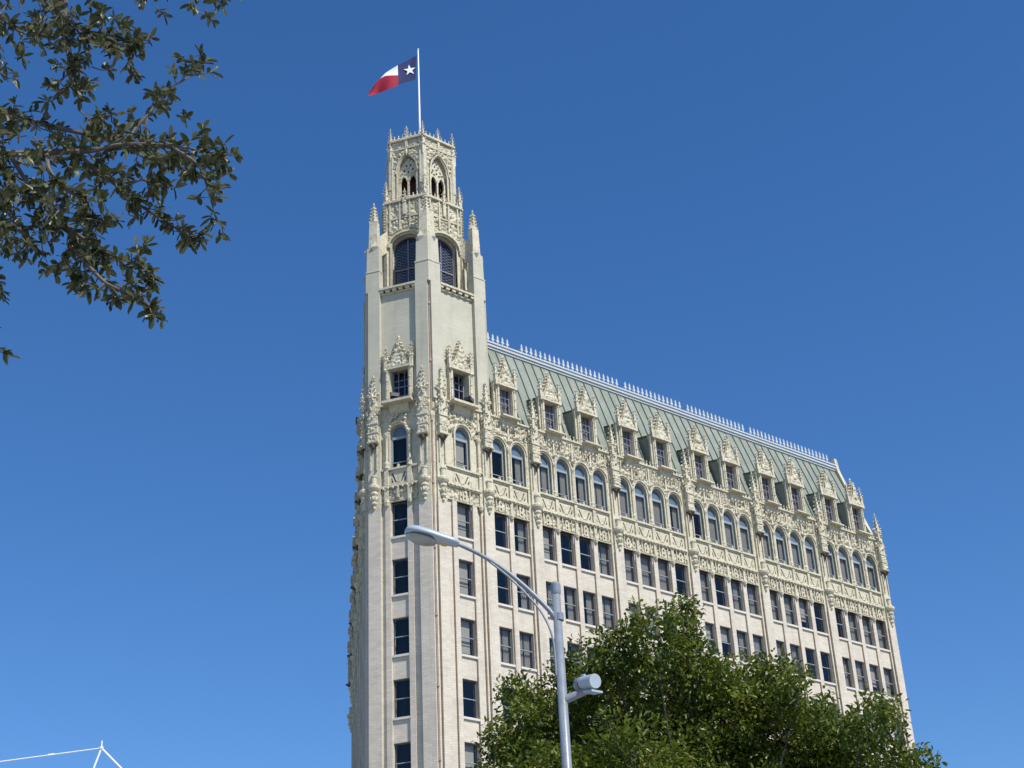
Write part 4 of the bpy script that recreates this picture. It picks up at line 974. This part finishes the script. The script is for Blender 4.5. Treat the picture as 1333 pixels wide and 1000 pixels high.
def street_tree():
    r = random.Random(3); D = 30.0; tb = at(860, 1000, D); tb = Vector((tb.x, tb.y, 0))
    t = thing('street_tree', 'broad leafy green tree in front of the right side of the hotel', 'tree', tb)
    ppm = FPX / 33.5
    L = [(655, 965, 28), (668, 903, 22), (697, 940, 45), (735, 905, 42), (762, 868, 36), (800, 855, 42), (850, 832, 44), (884, 825, 28), (893, 792, 11), (905, 868, 32), (880, 900, 60), (800, 930, 70), (962, 882, 34), (940, 930, 60), (1012, 880, 32), (1040, 903, 32), (1010, 950, 60), (1070, 948, 36), (1090, 965, 34), (985, 910, 36), (920, 895, 34),
         (1137, 940, 32), (1152, 928, 18), (1120, 985, 48), (1180, 995, 24), (1205, 1000, 12), (720, 985, 60), (880, 985, 70), (960, 995, 60), (1060, 990, 50), (662, 1010, 36)]
    lob = [(at(px, py + rr * .1, D + r.uniform(-1.3, 1.3)) - tb, rr * .88 / ppm) for px, py, rr in L]
    lob += [(at(px, py, D + q) - tb, rr / ppm) for px, py, rr, q in ((800, 960, 80, 2.2), (900, 950, 80, 2.5), (1020, 980, 70, 2), (720, 990, 60, 2))]
    for i in range(16):
        a = i * 2.4; lob.append((Vector((cos(a) * r.uniform(1.5, 4), sin(a) * r.uniform(1, 3), r.uniform(5.2, 8.6))), r.uniform(.9, 1.5)))
    wood = MB(); fork = Vector((0, 0, 3.2))
    wood.tube([(0, 0, -.1), (.05, .02, .6), (.02, .05, 2), fork], [.34, .26, .22, .24], 'bark', 10)
    lf = MB(); lf.mats = ['leaf', 'leaf_old', 'leaf_new']
    for c, rad_ in lob:
        m_ = fork.lerp(c, .55) + rv(r) * .5; m_.z = max(m_.z, 3.6)
        wood.tube([fork, fork.lerp(m_, .5) + rv(r) * .2, m_, c], [.11, .06, .03, .012], 'bark', 6)
        n = int(50 * (rad_ / .7) ** 2) + 7
        for _ in range(n):
            v = rv(r).normalized(); rr_ = rad_ * (r.uniform(.35, 1) ** .6) * r.choice((1, 1, 1, 1.12))
            p = c + Vector((v.x, v.y, v.z * .95)) * rr_
            if r.random() < .1: wood.tube([c + (p - c) * .3, p], [.018, .006], 'twig', 4)
            kk = r.choice((0, 0, 0, 1, 1, 2)) if v.z > -.2 else r.choice((0, 1, 1))
            for _ in range(r.randint(22, 36)):
                q = p + rv(r) * .27; d = (v * .5 + rv(r) + Vector((0, 0, -.25)))
                leaf(lf, q, d, Vector((0, 0, 1)) + rv(r) * .9, r.uniform(.085, .15), r.uniform(.045, .07), kk)
    p0, p1 = at(896, 815, D) - tb, at(886, 780, D) - tb
    wood.build('trunk', t); o = lf.build('crown', t)
street_tree()

def oak():
    r = random.Random(5); D = 7.2
    hub = at(-190, 190, D + .3); tb = at(-700, 500, D + 1.5); tb = Vector((tb.x, tb.y, 0))
    t = thing('oak_tree', 'oak tree whose dark leafy branches hang into the upper left', 'tree', tb)
    W = lambda px, py, q=0: at(px, py, D + q) - tb
    wood = MB(); lf = MB(); lf.mats = ['oak']
    hubl = hub - tb
    wood.tube(spline([(0, 0, -.1), (.05, .05, 1.6), (.1, .0, 3.2), (hubl * .5 + Vector((0, 0, 2))), hubl], 4), [.36 - .012 * i for i in range(17)], 'bark', 10)
    BR = [[(-190, 190, .3), (-40, 198, .1), (12, 200, 0), (75, 198, 0), (120, 196, 0), (160, 188, -.05), (218, 189, -.1), (262, 196, -.1), (288, 202, -.1)],
          [(160, 188, -.05), (178, 165, 0), (200, 140, 0), (213, 121, .05), (248, 99, .1), (266, 82, .1)],
          [(-190, 190, .3), (-30, 146, .3), (0, 150, .3), (53, 161, .3), (109, 174, .25), (150, 183, .2), (200, 196, .2), (232, 212, .2)],
          [(-120, -120, .3), (40, -60, .2), (82, -20, .1), (84, 20, .1), (87, 50, .1), (90, 87, .1), (96, 107, .1)],
          [(100, 198, 0), (118, 215, .05), (157, 246, .05), (186, 270, .1), (210, 284, .1), (238, 303, .1), (246, 308, .1)],
          [(12, 200, 0), (40, 245, .1), (67, 281, .1), (92, 308, .1), (105, 338, .1), (100, 362, .1)],
          [(67, 281, .1), (115, 315, .05), (140, 330, .05), (167, 340, .05), (186, 350, 0), (196, 355, 0)],
          [(92, 320, .1), (130, 362, .0), (146, 373, 0), (162, 380, 0), (182, 390, 0), (196, 398, 0)],
          [(-120, -120, .3), (100, -60, 0), (190, -25, -.1), (250, -14, -.1), (290, -6, -.1)],
          [(-120, -120, .3), (-20, -10, .5), (10, 30, .5), (45, 45, .45), (60, 10, .4)],
          [(84, 20, .1), (110, 40, 0), (140, 50, 0), (165, 62, 0), (178, 50, 0)],
          [(-60, 230, .3), (0, 260, .3), (30, 300, .3), (45, 318, .3)],
          [(218, 189, -.1), (258, 215, -.1), (270, 245, -.1), (281, 285, -.1)],
          [(-80, 300, .3), (-20, 340, .3), (-2, 368, .3)], [(-80, 380, .3), (-40, 420, .3), (-18, 442, .3)],
          [(157, 246, .05), (180, 235, 0), (205, 232, 0)], [(40, 245, .1), (0, 262, .1), (-10, 300, .1)], [(60, 199, 0), (70, 235, -.1), (110, 262, -.1), (130, 290, -.1)]]
    ppm = FPX / (D / cos(rad(36)))
    def whorl(p, d, n, sc=1):
        for i in range(n):
            a = i * 2.4 + r.uniform(-.4, .4); x = d.cross(Vector((.3, .2, .9))).normalized(); y = d.cross(x)
            q = (d * r.uniform(.1, 1.1) + (x * cos(a) + y * sin(a)) * .8 + Vector((0, 0, -.12)))
            oval_leaf(lf, p - d * r.uniform(0, .035), q, Vector((0, 0, 1)) + rv(r) * .7, r.uniform(.042, .082) * sc, r.uniform(.018, .034) * sc, 0)
    def twig(p, d, ln):
        e = p + d * ln; m_ = p.lerp(e, .5) + rv(r) * ln * .12
        wood.tube([p, m_, e], [.0045, .0035, .002], 'twig', 5); whorl(e, d, r.randint(4, 6))
        for _ in range(int(ln / .028)):
            q = p.lerp(e, r.uniform(.2, .95)); oval_leaf(lf, q, d * .4 + rv(r), Vector((0, 0, 1)) + rv(r) * .8, r.uniform(.036, .076), r.uniform(.016, .032), 0)
    for bi, B in enumerate(BR):
        P = spline([W(*q) for q in B], 5); n = len(P); r0 = .024 if bi in (0, 2, 3, 8) else .013
        wood.tube(P, [max(.003, r0 * (1 - .85 * i / (n - 1))) for i in range(n)], 'twig', 7)
        seg = (P[-1] - P[-2]).normalized(); twig(P[-1], seg, .02)
        for i in range(2, n - 1):
            tdir = (P[i + 1] - P[i]).normalized()
            if (P[i] + tb - CAM).normalized().dot(FWD) < .9: continue
            for _ in range(r.choice((1, 2)) if bi in (0, 2, 5, 11, 16, 17, 3, 9, 10) else 1):
                v = rv(r).normalized(); d = (tdir * .7 + v + Vector((0, 0, -.15))).normalized(); twig(P[i].lerp(P[i + 1], r.random()), d, r.uniform(.05, .15))
    # leafy sprays filling the dense patches
    for px, py, rr, n in ((25, 225, 45, 34), (80, 235, 50, 40), (40, 290, 40, 26), (130, 225, 40, 12), (110, 280, 40, 26), (25, 175, 40, 22), (90, 165, 35, 14), (120, 30, 45, 36), (60, 15, 40, 22), (90, 70, 38, 20), (20, 30, 30, 16), (155, 70, 22, 10), (5, 75, 16, 8),
                          (110, 345, 26, 12), (180, 200, 38, 12), (240, 195, 34, 10), (265, 225, 24, 6), (200, 5, 16, 6), (258, 6, 12, 5), (290, 8, 10, 5), (5, 330, 14, 5), (150, 150, 24, 8), (95, 130, 22, 10), (-60, 200, 70, 40), (-60, 60, 70, 40), (-80, 320, 60, 30), (80, -60, 70, 50), (220, -60, 60, 40)):
        for _ in range(int(n * (.42 if px > 0 and py > 0 else .6))):
            c = W(px, py, r.uniform(-.25, .45)); p = c + rv(r) * (rr / ppm); d = (rv(r) + (p - c).normalized() * .7 + Vector((0, 0, -.2))).normalized()
            twig(p, d, r.uniform(.05, .12))
    # the rest of the crown beyond the frame
    for i in range(14):
        a = i * 2.4; c = Vector((hubl.x * .3 + cos(a) * 1.8, hubl.y * .3 + sin(a) * 1.8, hubl.z + r.uniform(.2, 2.4)))
        if ((c + tb - CAM).normalized().dot(RGT) / (c + tb - CAM).normalized().dot(FWD)) > -.48: continue
        wood.tube([hubl * .6 + Vector((0, 0, 2)), c], [.06, .015], 'bark', 6)
        for _ in range(60):
            q = c + rv(r) * .7; d = rv(r).normalized(); whorl(q, d, 7)
    wood.build('branches', t); lf.build('crown', t)
oak()
